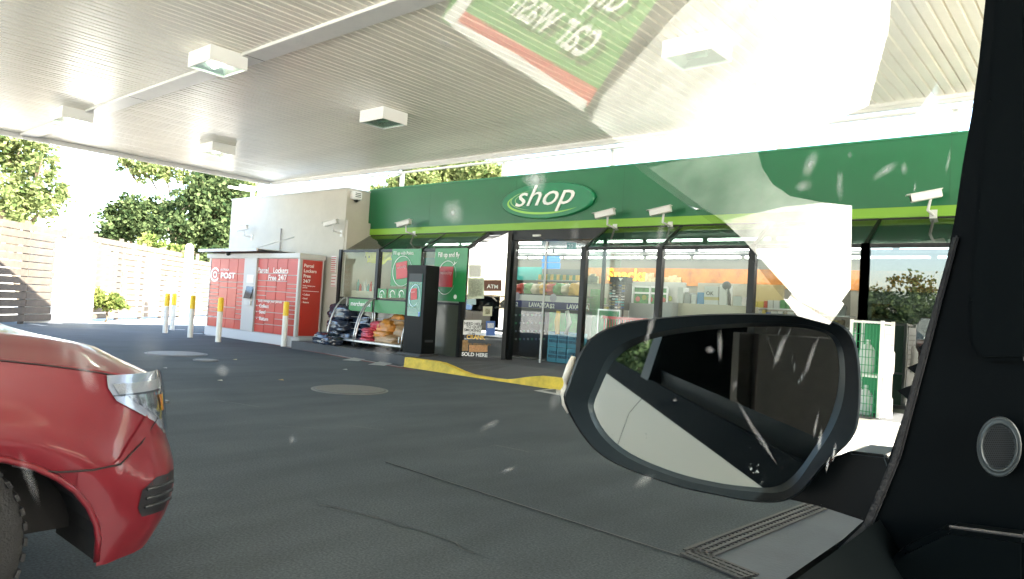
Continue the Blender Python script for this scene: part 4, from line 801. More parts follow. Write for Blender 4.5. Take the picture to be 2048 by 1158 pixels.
obj('render', MB().slab([q0, q1, q1-nw*.15, q0-nw*.15], (0, 0, 2.62)), mat('overexposed_white', (.8, .8, .78), .8), ww); obj('coping', MB().slab([q0+nw*.04+Vector((0, 0, 2.622)), q1+nw*.04+Vector((0, 0, 2.622)), q1-nw*.19+Vector((0, 0, 2.622)), q0-nw*.19+Vector((0, 0, 2.622))], (0, 0, .06)), MATS['overexposed_white'], ww)
rf = thing('neighbour_house', 'low grey roofed house peeking over the fence at far left', 'house', (-52, 12, 0))
obj('wall', MB().box(-60, -50, 6, 15, 0, 3.2), RENDER, rf)
obj('roof', MB().slab([(-61, 5, 3.2), (-49, 5, 3.2), (-55, 5, 5.2)], (0, 11, 0)), mat('roof_grey', (.3, .27, .25), .8, var=.2), rf)
BARK = mat('bark', (.12, .09, .06), .9, var=.3, scale=10, bump=.6, bscale=20)
L1 = leafmat('leaf_light', (.06, .09, .03), (.24, .27, .11), .55); L2 = leafmat('leaf_dark', (.018, .034, .014), (.09, .12, .05), .4); L3 = leafmat('leaf_pale', (.08, .12, .03), (.26, .28, .09), .5)
def tree(name, lab, base, blobs, nl, ls, m, cat='tree', grp=None, tr=.16, up=None, holes=.0, seed=1):
    r2 = random.Random(seed); t = thing(name, lab, cat, tuple(base), 0, grp); base = Vector(base)
    cen = sum((Vector(b[:3]) for b in blobs), Vector())/len(blobs); fork = base.lerp(Vector((cen.x, cen.y, base.z+(cen.z-base.z)*.5)), .8)
    mb = MB(); mb.tube([base, base.lerp(fork, .5)+Vector((.1, 0, 0)), fork], [tr, tr*.85, tr*.7], 9)
    for b in blobs:
        c_ = Vector(b[:3]); mid = fork.lerp(c_, .5)+Vector((r2.uniform(-.2, .2), r2.uniform(-.2, .2), .15)); mb.tube([fork, mid, c_], [tr*.5, tr*.3, tr*.08], 6)
        for k in range(3):
            d = Vector((r2.gauss(0, 1), r2.gauss(0, 1), r2.gauss(.3, 1))).normalized()*b[3]*.8; mb.tube([mid.lerp(c_, .6), c_+d*.5, c_+d], [tr*.16, tr*.1, .008], 5)
    obj('trunk', mb, BARK, t, smooth=True)
    vs = []; fs = []; vol = [b[3]**2 for b in blobs]; tot = sum(vol)
    for b, v_ in zip(blobs, vol):
        c_ = Vector(b[:3]); ncl = max(4, int(nl*v_/tot/22))
        for q in range(ncl):
            d = Vector((r2.gauss(0, 1), r2.gauss(0, 1), r2.gauss(0, 1))).normalized(); rad = b[3]*(r2.random()**.45)*(1+.35*noise.noise(d*1.7+c_)); p = c_+Vector((d.x*rad, d.y*rad, d.z*rad*.85)); cr_ = b[3]*r2.uniform(.12, .26)
            if noise.noise(p*.9/ max(.5, b[3])*2) < -.25+holes*0: continue
            for k in range(22):
                e = Vector((r2.gauss(0, 1), r2.gauss(0, 1), r2.gauss(0, .8)))*cr_*.6; pp = p+e; a_ = Vector((r2.gauss(0, 1), r2.gauss(0, 1), r2.gauss(-.2, .7))).normalized(); n_ = a_.cross(Vector((r2.gauss(0, 1), r2.gauss(0, 1), r2.gauss(0, 1)))).normalized(); s_ = ls*r2.uniform(.6, 1.3)
                i0 = len(vs); vs += [pp, pp+a_*s_*.5+n_*s_*.32, pp+a_*s_, pp+a_*s_*.5-n_*s_*.32]; fs.append((i0, i0+1, i0+2, i0+3))
    me = bpy.data.meshes.new('crown'); me.from_pydata([tuple(v) for v in vs], [], fs); me.materials.append(m); o = bpy.data.objects.new('crown', me); link(o, t); return t
def P(px, py, d):       # point d metres along the view axis
    return EYE+ray(px, py)*d
def blobs(lst, d): 
    out = []
    for px, py, rpx, dd_ in lst: p = P(px, py, d+dd_); out.append((p.x, p.y, p.z, rpx*(d+dd_)/FPX))
    return out
b_ = blobs([(-40, 330, 95, 0), (40, 300, 60, 1), (60, 400, 62, 0), (0, 430, 60, 2), (-60, 240, 80, 0), (110, 390, 28, 1), (85, 330, 30, 0), (10, 250, 55, 1)], 34); g = P(60, 500, 34)
tree('spreading_tree', 'loose light green tree at far left under the canopy edge', (g.x, g.y, 0), b_, 15000, .26, L1, tr=.3, seed=2)
b_ = blobs([(245, 440, 42, 0), (290, 455, 38, 0), (225, 470, 30, 0), (310, 420, 30, 1), (265, 410, 25, 0)], 44); g = P(265, 560, 44)
tree('dense_tree', 'dark rounded dense tree left of the locker side foliage', (g.x, g.y, 0), b_, 11000, .28, L2, tr=.3, seed=3)
b_ = blobs([(400, 400, 55, 0), (450, 380, 50, 1), (430, 450, 55, 0), (370, 460, 40, -1), (480, 420, 45, 2), (400, 510, 40, 0), (440, 490, 40, 0), (350, 430, 35, 1), (380, 540, 28, -1)], 40); g = P(420, 600, 40)
tree('dense_tree', 'large green tree rising against the left end of the rendered wall', (g.x, g.y, 0), b_, 17000, .27, L2, tr=.35, seed=4)
b_ = blobs([(455, 350, 45, 0), (400, 345, 40, 0), (330, 345, 22, 0), (290, 335, 25, 0), (250, 325, 18, 0), (480, 370, 40, 1)], 46); g = P(430, 600, 46)
tree('yellow_tree', 'sunlit yellow green tree top just below the canopy edge', (g.x, g.y, 0), b_, 9000, .3, L1, tr=.3, seed=5)
b_ = blobs([(300, 490, 24, 0), (345, 505, 20, 0), (340, 540, 14, 0)], 33); g = P(330, 600, 33)
tree('climbing_plant', 'pale flowering climber spilling over the fence by the white post', (g.x, g.y, 0), b_, 3000, .17, L3, 'plant', tr=.06, seed=6)
b_ = blobs([(205, 600, 20, 0), (225, 605, 20, 0), (195, 590, 16, 0), (240, 610, 13, 0)], 25.5); g = P(212, 630, 25.5)
tree('round_bush', 'small sunlit round bush at the foot of the fence', (g.x, g.y, 0), b_, 3500, .12, L3, 'bush', tr=.04, seed=7)
b_ = blobs([(840, 350, 40, 0), (900, 345, 45, 1), (955, 345, 38, 0), (990, 350, 25, 0), (800, 370, 25, 0), (755, 385, 18, 0)], 36); g = P(890, 600, 36)
tree('dense_tree', 'bright green tree top showing over the shop fascia', (g.x, g.y, 0), b_, 13000, .24, L1, tr=.3, seed=8)
# things the shop glass mirrors: trees and a sunlit yard across the road behind us
for i, (x, y, r_, s_) in enumerate([(-13, -42, 3.0, 11), (-18, -44, 2.4, 12), (-8, -46, 2.6, 13), (-26, -46, 3.2, 14), (-2, -44, 2.4, 15)]):
    tree('roadside_tree', 'leafy tree across the road behind the camera, %s along the row' % ['first', 'second', 'third', 'fourth', 'fifth'][i], (x, y, 0), [(x, y, 3.4, r_), (x+1.5, y, 2.8, r_*.7), (x-1.4, y+.5, 3, r_*.75)], 5000, .4, L2, grp='trees across the road behind the camera', tr=.25, seed=s_)
# ================================================================== RED CAR
CXF = -2.95
RP = mat('red_car_paint', (.135, .010, .016), .3, coat=.55, var=.03, spec=.3)
rc = thing('red_car', 'glossy red pickup with its front corner and headlight in view at left', 'car', (-3.9, -.6, 0))
per = [(-3.4, 0), (-2.4, 0), (-1.4, 0), (-.8, 0), (-.4, 0), (-.15, 0), (-.1, 0), (-.02, 0), (.08, 0), (.18, 0), (.28, 0), (.38, 0), (.48, 0), (.58, 0), (.68, 0), (.78, 0), (.86, 0), (.94, 0), (1.0, 0), (1.05, .002), (1.085, .004), (1.1, .006), (1.105, .0065), (1.14, .012), (1.20, .03), (1.26, .06), (1.31, .10), (1.355, .16), (1.39, .24), (1.435, .34), (1.475, .5), (1.50, .7), (1.51, .93)]
AC, AR, AZ0, AH = .5, .605, .40, .36
def zbot(Y):
    t = abs(Y-AC)/AR
    return .29 if t >= 1 else AZ0-.08+(AH+.08)*math.sqrt(1-t**2.3)
def ztop(Y): return 1.10-.0*Y if Y < .3 else 1.10-.16*((Y-.3)/1.17)**1.6
def ssurf(i, f, off=0.0):
    Y, o = per[i]; zb_ = zbot(Y); zt_ = ztop(Y); z = zb_+(zt_-zb_)*f
    d = math.hypot((Y-AC)/AR, (z-AZ0)/AH*.93); bul = .035*math.exp(-((d-1.12)/.22)**2) if Y < 1.2 else 0
    tum = -.05*max(0, (z-.75)/.35)**2-.03*max(0, (.6-z)/.3)**2 if Y < 1.15 else -.05*max(0, (z-.8)/.3)**2-.015*max(0, (.55-z)/.25)**2
    a = per[max(0, i-1)]; b = per[min(len(per)-1, i+1)]; T = Vector((-(b[1]-a[1]), b[0]-a[0], 0)).normalized(); N = Vector((T.y, -T.x, 0))
    bb = .075*math.exp(-((z-.52)/(.17 if z > .52 else .30))**2)*max(0, min(1, (Y-1.12)/.2))-.02*max(0, (.42-z)/.14)**1.5*max(0, min(1, (Y-1.12)/.2))
    p = Vector((CXF-o, Y, z))+N*(bul+tum+bb+.012*math.sin(min(1, max(0, (z-.35)/.7))*math.pi)+off); return p
rows = [i/16 for i in range(17)]
def hood(i, g):
    e = ssurf(i, 1.0); Y, o = per[i]; T = Vector((CXF-.93, min(Y, .9)-.0 if Y < .9 else .9-(Y-.9)*.3, 0)); zc_ = 1.19-.03*max(0, Y-.2); k = g
    bump = math.sin(g*math.pi*.5)**.85; crease = .018*math.exp(-((g-.32)/.09)**2)
    return Vector((e.x+(T.x-e.x)*k, e.y+(T.y-e.y)*k, e.z+(zc_-e.z)*bump+crease))
def mir(p): return Vector((2*(CXF-.93)-p.x, p.y, p.z))
for nm, m_, sel, kk in (('body', RP, lambda i: True, 0),):
    mb = MB(); grid = [[ssurf(i, f) for f in rows]+[hood(i, g/10) for g in range(1, 11)] for i in range(len(per))]
    mb.loft(grid, closed=False, cap=False); mb.loft([[mir(p) for p in r_] for r_ in grid], closed=False, cap=False)
    bo = obj('body', mb, RP, rc, autos=38)
# bumper skin slightly proud, below the seam
def seamz(Y, o): return .655 if Y < 1.12 else min(.86, .655+(Y-1.12)*1.25)
mb = MB(); gr = []
for i in range(18, len(per)):
    Y, o = per[i]; zb_, zt_ = zbot(Y)-.02, ztop(Y); zs_ = seamz(Y, o); ring_ = []
    for j in range(11):
        z = zb_+(zs_-zb_)*j/10; f = (z-zbot(Y))/(zt_-zbot(Y)); ring_.append(ssurf(i, f, .007))
    gr.append(ring_)
mb.loft(gr, closed=False); mb.loft([[mir(p) for p in r_] for r_ in gr], closed=False); bp_ = obj('bumper', mb, RP, rc, autos=38)
def sline(pts, r, nm, m, off=.006, par=rc):    # pts in (index into perimeter, height)
    v = []
    for fi, z in pts:
        i = int(fi); fr_ = fi-i; q = []
        for k in (i, min(i+1, len(per)-1)): q.append(ssurf(k, (z-zbot(per[k][0]))/(ztop(per[k][0])-zbot(per[k][0])), off))
        v.append(q[0].lerp(q[1], fr_))
    return v if nm is None else obj(nm, MB().tube(v, r, 6), m, par, smooth=True)
SEAM = mat('seam_black', (.01, .005, .005), .6)
sline([(15.2, .70), (16, .675), (17, .66), (19, .655), (23, .66), (24.5, .72), (26, .80), (27, .85)], .004, 'panel_gap', SEAM, .008)
obj('bonnet_gap', MB().tube([ssurf(i, .985, .004) for i in range(3, 27)], .0035, 6), SEAM, rc, smooth=True)
arch = [ssurf(i, 0, .004) for i in range(5, 23)]; obj('arch_lip', MB().tube(arch, .012, 8), RP, rc, smooth=True)
mb = MB(); mb.loft([[p+Vector((0, 0, -.004)), p+Vector((-.45, 0, -.004))] for p in arch], closed=False); obj('wheel_arch_liner', mb, mat('arch_black', (.003, .003, .003), .9), rc)
def patch(outline, nm, m, off, par=rc, res=9):      # curved patch: outline pairs (left, right) at each height
    rg = []
    for z, a, b in outline: rg.append(sline([(a+(b-a)*k/res, z) for k in range(res+1)], 0, None, None, off))
    mb = MB().loft(rg, closed=False); return obj(nm, mb, m, par, smooth=True)
HL = [(.725, 27.2, 27.9), (.755, 26.5, 28.2), (.80, 25.6, 28.4), (.85, 24.2, 28.7), (.90, 22.8, 28.8), (.95, 21.6, 28.7), (.985, 21.0, 28.3), (.998, 21.0, 27.6)]
hl = patch([(z, a, b) for z, a, b in HL], 'headlight', mat('lamp_housing', (.32, .34, .37), .25, .5), .010)
LENS = glass('headlight_lens', (.9, .93, 1), 1.6, .06)
patch([(.80, 26.3, 28.0), (.84, 25.4, 28.2), (.88, 24.3, 28.2), (.915, 23.6, 28.0)], 'reflector', mat('lamp_chrome', (.75, .76, .8), .12, 1), .014, hl)
patch([(.925, 23.0, 28.2), (.965, 22.4, 27.9)], 'upper_reflector', mat('lamp_ribbed', (.42, .43, .42), .35, .6, bump=1, bscale=220), .015, hl)
patch([(.83, 26.6, 27.5), (.87, 26.4, 27.3), (.90, 26.2, 26.9)], 'indicator', mat('amber_lens', (.75, .25, .02), .2), .019, hl)
patch([(.918, 22.4, 28.3), (.923, 22.3, 28.3)], 'divider', DARK, .018, hl)
patch(HL, 'lens', LENS, .024, hl)
pv = patch([(.43, 24.6, 26.0), (.47, 24.3, 26.3), (.54, 24.4, 26.7), (.58, 25.2, 26.9)], 'bumper_vent', mat('vent_black', (.012, .012, .014), .4), .012)
for z_ in (.47, .505, .54): sline([(24.6, z_), (25.5, z_), (26.4, z_)], .007, 'vent_blade', DARK, .018)
for sx in (0, 1):      # wheels
    for yc in (.48, -2.6):
        X = CXF-.04 if sx == 0 else CXF-1.58; wh = obj('wheel', MB().tube([(X-.24, yc, .40), (X-.22, yc, .40), (X-.02, yc, .40), (X, yc, .40)], [.35, .395, .395, .36], 36), RUBBER, rc, autos=40)
        if sx == 0:
            obj('rim', MB().tube([(X-.02, yc, .40), (X+.004, yc, .40)], [.26, .25], 30), mat('alloy', (.45, .46, .47), .3, .9), wh)
            obj('hub', MB().tube([(X+.004, yc, .40), (X+.03, yc, .40)], .06, 14), DARK, wh)
            for k in range(44):
                a = 2*math.pi*k/44; M = Matrix.Translation((X-.11, yc, .40))@Matrix.Rotation(a, 4, 'X'); 
                if k == 0: tm = MB().box(-.11, .11, -.014, .014, .39, .402).mesh('tread_block'); tm.materials.append(RUBBER)
                o = bpy.data.objects.new('tread_block', tm); C.objects.link(o); o.parent = wh; o.matrix_local = M
obj('underbody', MB().box(CXF-1.5, CXF-.3, -3.2, 1.1, .35, .9), MATS['arch_black'], rc)
mb = MB(); mb.loft([[Vector((CXF-x, y, z)) for x, y, z in ((.06, -.35, 1.1), (.93, .0, 1.2), (1.80, -.35, 1.1))], [Vector((CXF-x, y, z)) for x, y, z in ((.28, -1.15, 1.78), (.93, -1.0, 1.82), (1.58, -1.15, 1.78))]], closed=False)
obj('windscreen', mb, glass('windscreen_glass', (.5, .55, .53), 1.5, .1), rc, smooth=True)
obj('roof', MB().slab([(CXF-.28, -1.16, 1.78), (CXF-1.58, -1.16, 1.78), (CXF-1.58, -2.4, 1.78), (CXF-.28, -2.4, 1.78)], (0, 0, .03)), RP, rc, bevel=.02)
obj('cab_side', MB().slab([(CXF-.06, -.36, 1.1), (CXF-.28, -1.15, 1.78), (CXF-.28, -2.4, 1.78), (CXF-.06, -2.6, 1.1)], (-.02, 0, 0)), mat('dark_side_glass', (.02, .025, .025), .08), rc)
obj('cab_side', MB().slab([(CXF-1.8, -.36, 1.1), (CXF-1.58, -1.15, 1.78), (CXF-1.58, -2.4, 1.78), (CXF-1.8, -2.6, 1.1)], (.02, 0, 0)), MATS['dark_side_glass'], rc)
# ---- tall truck added on our right, out of view, to shade the ground ahead of us
tk = thing('shade_truck', 'tall white truck added right of our car, outside the frame, to shade the ground', 'truck', (3.4, 4.2, 0))
obj('cargo_box', MB().box(2.3, 4.6, 2.9, 8.0, .9, 4.15), WHITE, tk, bevel=.03); obj('cab', MB().box(2.3, 4.6, 1.55, 2.898, .6, 2.9), WHITE, tk, bevel=.02); obj('wind_deflector', MB().slab([(2.32, 2.895, 2.902), (2.32, 1.6, 2.902), (2.32, 1.9, 4.0), (2.32, 2.895, 4.13)], (2.0, 0, 0)), WHITE, tk)
obj('windscreen', MB().box(2.5, 4.35, 1.53, 1.547, 1.7, 2.6), MATS['dark_side_glass'], tk); obj('skirt', MB().box(2.35, 4.5, 1.5, 7.9, .25, .58), DARK, tk)
for yw in (1.9, 5.9, 7.0):
    for xw in (2.35, 4.2): obj('wheel', MB().tube([(xw, yw, .48), (xw+.3, yw, .48)], .48, 24), RUBBER, tk, autos=40)
# ================================================================== THE CAR WE SIT IN
TRIM = mat('black_trim', (.0006, .0018, .0022), .5, spec=.06)
TRIM2 = mat('soft_black_trim', (.0008, .0022, .0026), .6, spec=.06)
HOUS = mat('mirror_black', (.0012, .0022, .0028), .38, spec=.10, var=.1, scale=20)
SILV = mat('champagne_paint', (.56, .50, .41), .55, .0, spec=.2)
us = thing('silver_car', 'the light silver car we look out of with its black door mirror and dark pillar', 'car', (.6, -.5, 0))
TH = R(20); mn = Vector((math.sin(TH), -math.cos(TH), 0)); mc = FY(1430, 820, .72)
def PM(px, py, off=0.0): r = ray(px, py); return EYE+r*(((mc-EYE).dot(mn)+off)/r.dot(mn))
def smooth_loop(pts, n=4):
    out = []; L = len(pts)
    for i in range(L):
        p0, p1, p2, p3 = [Vector(pts[(i+k-1) % L]) for k in range(4)]
        for k in range(n):
            t = k/n; out.append(.5*((2*p1)+(p2-p0)*t+(2*p0-5*p1+4*p2-p3)*t*t+(3*p1-p0-3*p2+p3)*t**3))
    return out
def lp(pts): return [(v.x, v.y) for v in smooth_loop([(a, b, 0) for a, b in pts])]
OUT = lp([(1129, 806), (1137, 765), (1160, 705), (1192, 668), (1250, 645), (1330, 634), (1420, 628), (1520, 627), (1610, 631), (1668, 642), (1706, 672), (1721, 740), (1719, 830), (1702, 880), (1650, 930), (1605, 982), (1562, 1004), (1500, 1003), (1430, 990), (1350, 972), (1235, 930), (1175, 885)])
INN = lp([(1176, 812), (1190, 768), (1215, 715), (1250, 685), (1300, 668), (1370, 655), (1450, 648), (1530, 645), (1600, 648), (1650, 660), (1680, 685), (1690, 735), (1686, 800), (1664, 860), (1625, 920), (1590, 968), (1555, 985), (1500, 983), (1430, 974), (1345, 953), (1255, 915), (1200, 868)])
GLS = lp([(1187, 820), (1200, 776), (1228, 722), (1268, 692), (1320, 674), (1390, 663), (1450, 657), (1530, 653), (1600, 655), (1648, 666), (1670, 688), (1678, 735), (1672, 795), (1652, 855), (1615, 915), (1582, 955), (1550, 973), (1500, 974), (1430, 965), (1345, 944), (1258, 906), (1207, 862)])
mcn = sum((PM(*p) for p in OUT), Vector())/len(OUT)
def ringat(L_, off, sc=1.0, back=0.0): return [mcn+(PM(x, y, off)-mcn)*sc-mn*back for x, y in L_]
mb = MB(); mb.loft([ringat(GLS, -.012), ringat(INN, .0), ringat(OUT, .004, .985), ringat(OUT, .0), ringat(OUT, 0, 1.005, .02), ringat(OUT, 0, .98, .055), ringat(OUT, 0, .88, .085), ringat(OUT, 0, .6, .105), ringat(OUT, 0, .2, .112)], cap=False)
mh = obj('door_mirror', mb, HOUS, us, autos=35)
for p in (): pass
MG = bpy.data.materials.new('mirror_glass'); MG.use_nodes = True; b_ = MG.node_tree.nodes['Principled BSDF']; b_.inputs['Metallic'].default_value = 1; b_.inputs['Roughness'].default_value = .02; b_.inputs['Base Color'].default_value = (.50, .56, .57, 1)
nq = MG.node_tree; nz = nq.nodes.new('ShaderNodeTexNoise'); nz.inputs['Scale'].default_value = 260; nz.inputs['Detail'].default_value = 2; tq = nq.nodes.new('ShaderNodeTexCoord'); nq.links.new(tq.outputs['Object'], nz.inputs[0])
n2 = nq.nodes.new('ShaderNodeTexNoise'); n2.inputs['Scale'].default_value = 25; nq.links.new(tq.outputs['Object'], n2.inputs[0]); ml = nq.nodes.new('ShaderNodeMath'); ml.operation = 'MULTIPLY'; nq.links.new(nz.outputs[0], ml.inputs[0]); nq.links.new(n2.outputs[0], ml.inputs[1])
rm = nq.nodes.new('ShaderNodeValToRGB'); rm.color_ramp.elements[0].position = .43; rm.color_ramp.elements[0].color = (1, 1, 1, 1); rm.color_ramp.elements[1].position = .50; rm.color_ramp.elements[1].color = (.86, .86, .86, 1); nq.links.new(ml.outputs[0], rm.inputs[0]); nq.links.new(rm.outputs[0], b_.inputs['Metallic'])
mb = MB(); rg = ringat(GLS, -.0115); n_ = len(rg); mb.add(rg, [tuple(range(n_))]); mg = obj('mirror_glass', mb, MG, mh)
mb = MB(); v = [PM(x, y, .001)-mn*.012+Vector((-.006, 0, 0)) for x, y in [(1150, 715), (1143, 735), (1137, 760), (1133, 785), (1134, 812), (1140, 830)]]; mb.tube(v, [.003, .005, .006, .006, .005, .002], 8)
obj('indicator_strip', mb, mat('indicator_clear', (.7, .65, .55), .2), mh, smooth=True)
FT = [(1570, 998), (1640, 925), (1700, 902), (1772, 910), (1790, 960), (1735, 1046), (1722, 1041), (1640, 1014)]
mb = MB().slab([FY(x, y, .80) for x, y in FT], (0, .07, 0)); obj('mirror_foot', mb, HOUS, mh, bevel=.004)
obj('foot_sunlit_edge', MB().slab([FY(1702, 901, .81), FY(1774, 909, .81), FY(1776, 913, .81), FY(1700, 906, .81)], (0, .05, 0)), mat('foot_sunlit_grey', (.12, .11, .10), .5), mh)  # lighter strip paints the sunlit top edge of the mirror foot
# window pane: leans inwards towards the roof
TP = R(15); pn = Vector((math.cos(TP), 0, -math.sin(TP))); pp0 = Vector((-.155, 0, 1.2))
def PW_(px, py, off=0.0): r = ray(px, py); return EYE+r*(((pp0-EYE).dot(pn)+off)/r.dot(pn))
def pz(y, z): return Vector((-.155+(z-1.2)*math.tan(TP), y, z))
clear = bpy.data.materials.new('clear_glass'); clear.use_nodes = True; n_ = clear.node_tree; n_.nodes.clear(); a_ = n_.nodes.new('ShaderNodeBsdfTransparent'); a_.inputs[0].default_value = (.97, .985, .98, 1); o_ = n_.nodes.new('ShaderNodeOutputMaterial'); n_.links.new(a_.outputs[0], o_.inputs[0])
REF = glass('reflecting_glass', (.99, 1, .995), 2.0)
RG = [(872, -60), (872, 40), (1165, 235), (1285, 345), (1470, 480), (1595, 632), (1700, 660), (1704, 411), (1640, 404), (1580, 392), (1545, 368), (1524, 335), (1515, 298), (1700, 262), (1800, 246), (1812, -60)]
wg = obj('window_glass', MB().poly([pz(-.5, 1.15), pz(.95, 1.15), pz(.80, 1.80), pz(-.5, 1.80)]), clear, us)
nR = REF.node_tree; aR = nR.nodes.new('ShaderNodeAttribute'); aR.attribute_name = 'coat'; mR = nR.nodes.new('ShaderNodeMath'); mR.operation = 'MULTIPLY'
mxR = [n for n in nR.nodes if n.type == 'MIX_SHADER'][0]; src = mxR.inputs[0].links[0].from_socket; nR.links.new(src, mR.inputs[0]); nR.links.new(aR.outputs['Fac'], mR.inputs[1]); nR.links.new(mR.outputs[0], mxR.inputs[0])
rv = [PW_(x, y, .002) for x, y in RG]+[PW_(1880, -60, .002), PW_(1880, 232, .002)]; nrg = len(RG)
rme = bpy.data.meshes.new('reflecting_pane'); rme.from_pydata([tuple(v) for v in rv], [], [tuple(range(nrg)), (nrg-2, nrg+1, nrg, nrg-1)]); rme.materials.append(REF)
ra = rme.attributes.new('coat', 'FLOAT', 'POINT'); ra.data.foreach_set('value', [1.0]*nrg+[0.0, 0.0]); ro = bpy.data.objects.new('reflecting_pane', rme); link(ro, wg)
# door, belt, roof and pillars
prof = [(-.20, 1.135), (-.235, 1.09), (-.262, 1.0), (-.272, .9), (-.262, .72), (-.28, .55), (-.25, .32)]
mb = MB(); mb.loft([[Vector((x, y, z)) for x, z in prof] for y in (-3.4, -2.4, -1.5, -.42)], closed=False); obj('rear_door', mb, SILV, us, autos=50)
mb = MB(); mb.loft([[Vector((x, y, z)) for x, z in prof] for y in (-.414, 0, .4, .74)], closed=False); dr = obj('front_door', mb, SILV, us, autos=50)
obj('door_handle', MB().tube([(-.275, -.34, .99), (-.305, -.31, .995), (-.305, -.14, .995), (-.275, -.11, .99)], .014, 10), SILV, dr, smooth=True)
obj('belt_moulding', MB().slab([(-.205, -3.3, 1.13), (-.205, .80, 1.13), (-.172, .80, 1.175), (-.172, -3.3, 1.175)], (.03, 0, -.01)), mat('belt_rubber', (.002, .003, .003), .9, spec=.05), us)
obj('inner_sill', MB().slab([(-.140, -.5, 1.203), (-.140, .70, 1.203), (-.10, .70, 1.15), (-.10, -.5, 1.15)], (.02, 0, -.3)), TRIM2, us)
obj('middle_pillar', MB().slab([pz(-.5, 1.17), pz(-.62, 1.17), pz(-.58, 1.80), pz(-.5, 1.80)], (-.012, 0, 0)), TRIM, us)
obj('rear_window', MB().poly([pz(-.63, 1.17), pz(-1.9, 1.17), pz(-1.7, 1.80), pz(-.59, 1.80)]), glass('rear_side_glass', (.3, .34, .34), 2.2, base=.32), us)
obj('roof_rail', MB().tube([(.0, -3, 1.84), (.0, .2, 1.84), (-.02, .5, 1.80), (-.06, .85, 1.62)], .028), SILV, us, smooth=True)
obj('headliner', MB().box(.01, 1.0, -2.2, .62, 1.84, 1.87), TRIM2, us)
obj('windscreen', MB().slab([(-.02, 1.36, 1.055), (1.45, 1.36, 1.055), (1.35, .66, 1.83), (.03, .66, 1.83)], (0, .004, .0045)), clear, us)
obj('door_card', MB().box(-.12, -.10, -.5, .8, .5, 1.14), TRIM2, us)
for x in (.32,):
    st = obj('seat_back', MB().box(x-.24, x+.24, -.62, -.48, .7, 1.36), mat('seat_fabric', (.022, .016, .012), .8, var=.3, scale=20), us, bevel=.04); obj('headrest', MB().box(x-.13, x+.13, -.60, -.50, 1.40, 1.58), MATS['seat_fabric'], st, bevel=.03)
obj('rear_cabin', MB().box(1.35, 1.4, -3.0, -.45, .4, 1.84), TRIM2, us); obj('rear_bulkhead', MB().box(-.05, 1.34, -3.0, -2.95, .4, 1.84), TRIM2, us)
obj('floor_pan', MB().box(-.1, 1.5, -2.2, 1.2, .3, .35), TRIM2, us)
# pillar and sail trim at the right edge
EDGE = [(1974, -30), (1958, 120), (1943, 230), (1925, 330), (1909, 440), (1893, 520), (1880, 590), (1868, 640), (1857, 680), (1836, 696), (1852, 705), (1842, 724), (1814, 735), (1836, 752), (1824, 770), (1794, 781), (1815, 798), (1812, 815), (1800, 850), (1790, 880), (1779, 912), (1768, 955), (1735, 1035), (1722, 1046), (1662, 1100), (1590, 1172)]
yt = .62
mb = MB().slab([FY(x, y, yt) for x, y in EDGE+[(2056, 1172), (2056, -30)]], (0, .03, 0)); obj('pillar_trim', mb, TRIM, us)
mb = MB().slab([FY(x, y, yt-.012) for x, y in [(1990, -30), (1972, 200), (1950, 420), (1934, 600), (1936, 690), (1962, 722), (2056, 722), (2056, -30)]], (0, .0115, 0)); obj('pillar_cover', mb, TRIM2, us, bevel=.003)
mb = MB().slab([FY(x, y, yt-.006) for x, y in [(1906, 470), (1918, 470), (1800, 915), (1745, 1050), (1640, 1150), (1622, 1150), (1725, 1050), (1782, 915)]], (0, .0055, 0)); obj('weather_strip', mb, RUBBER, us, bevel=.0015)
mb = MB().slab([FY(x, y, yt-.03) for x, y in [(1893, 1056), (2056, 1077), (2056, 1200), (1700, 1200), (1740, 1158), (1800, 1100)]], (0, .028, 0)); obj('dash_top', mb, TRIM2, us, bevel=.004)
mb = MB().tube([FY(1899, 1053, yt-.035), FY(2056, 1074, yt-.035)], .0012, 6); obj('dash_seam', mb, mat('seam_grey', (.05, .05, .05), .4), us)
tc0 = FY(1999, 895, yt-.012); sx_ = (yt-.012)/FPX*1.24
def rp(q, k, d): return FY(1999+43*q*math.cos(2*math.pi*k/40), 893-58*q*math.sin(2*math.pi*k/40), yt-.012)+Vector((0, -d, 0))
tw = obj('speaker_ring', MB().loft([[rp(q, k, d) for k in range(40)] for q, d in ((1.04, 0), (1.04, .002), (1.0, .004), (.94, .002), (.86, .004), (.80, .004), (.74, .001))], cap=False), mat('ring_metal', (.05, .06, .06), .4, .5), us, smooth=True)
obj('grille', MB().loft([[rp(.75*q, k, .0012) for k in range(40)] for q in (1, .01)], cap=False), mat('grille_metal', (.035, .04, .04), .45, .5), tw)
mb = MB()
for i in range(-9, 10):
    for j in range(-10, 11):
        x = (i+.5*(j % 2))*3.9; z = j*4.3
        if (x/31)**2+(z/42)**2 < .95: mb.add([FY(1999+x+math.cos(R(60*k+30))*1.6, 893-z-math.sin(R(60*k+30))*1.9, yt-.012)+Vector((0, -.0018, 0)) for k in range(6)], [tuple(range(6))])
obj('grille_holes', mb, mat('hole_black', (.001, .001, .001), .9), tw, kind='stuff')
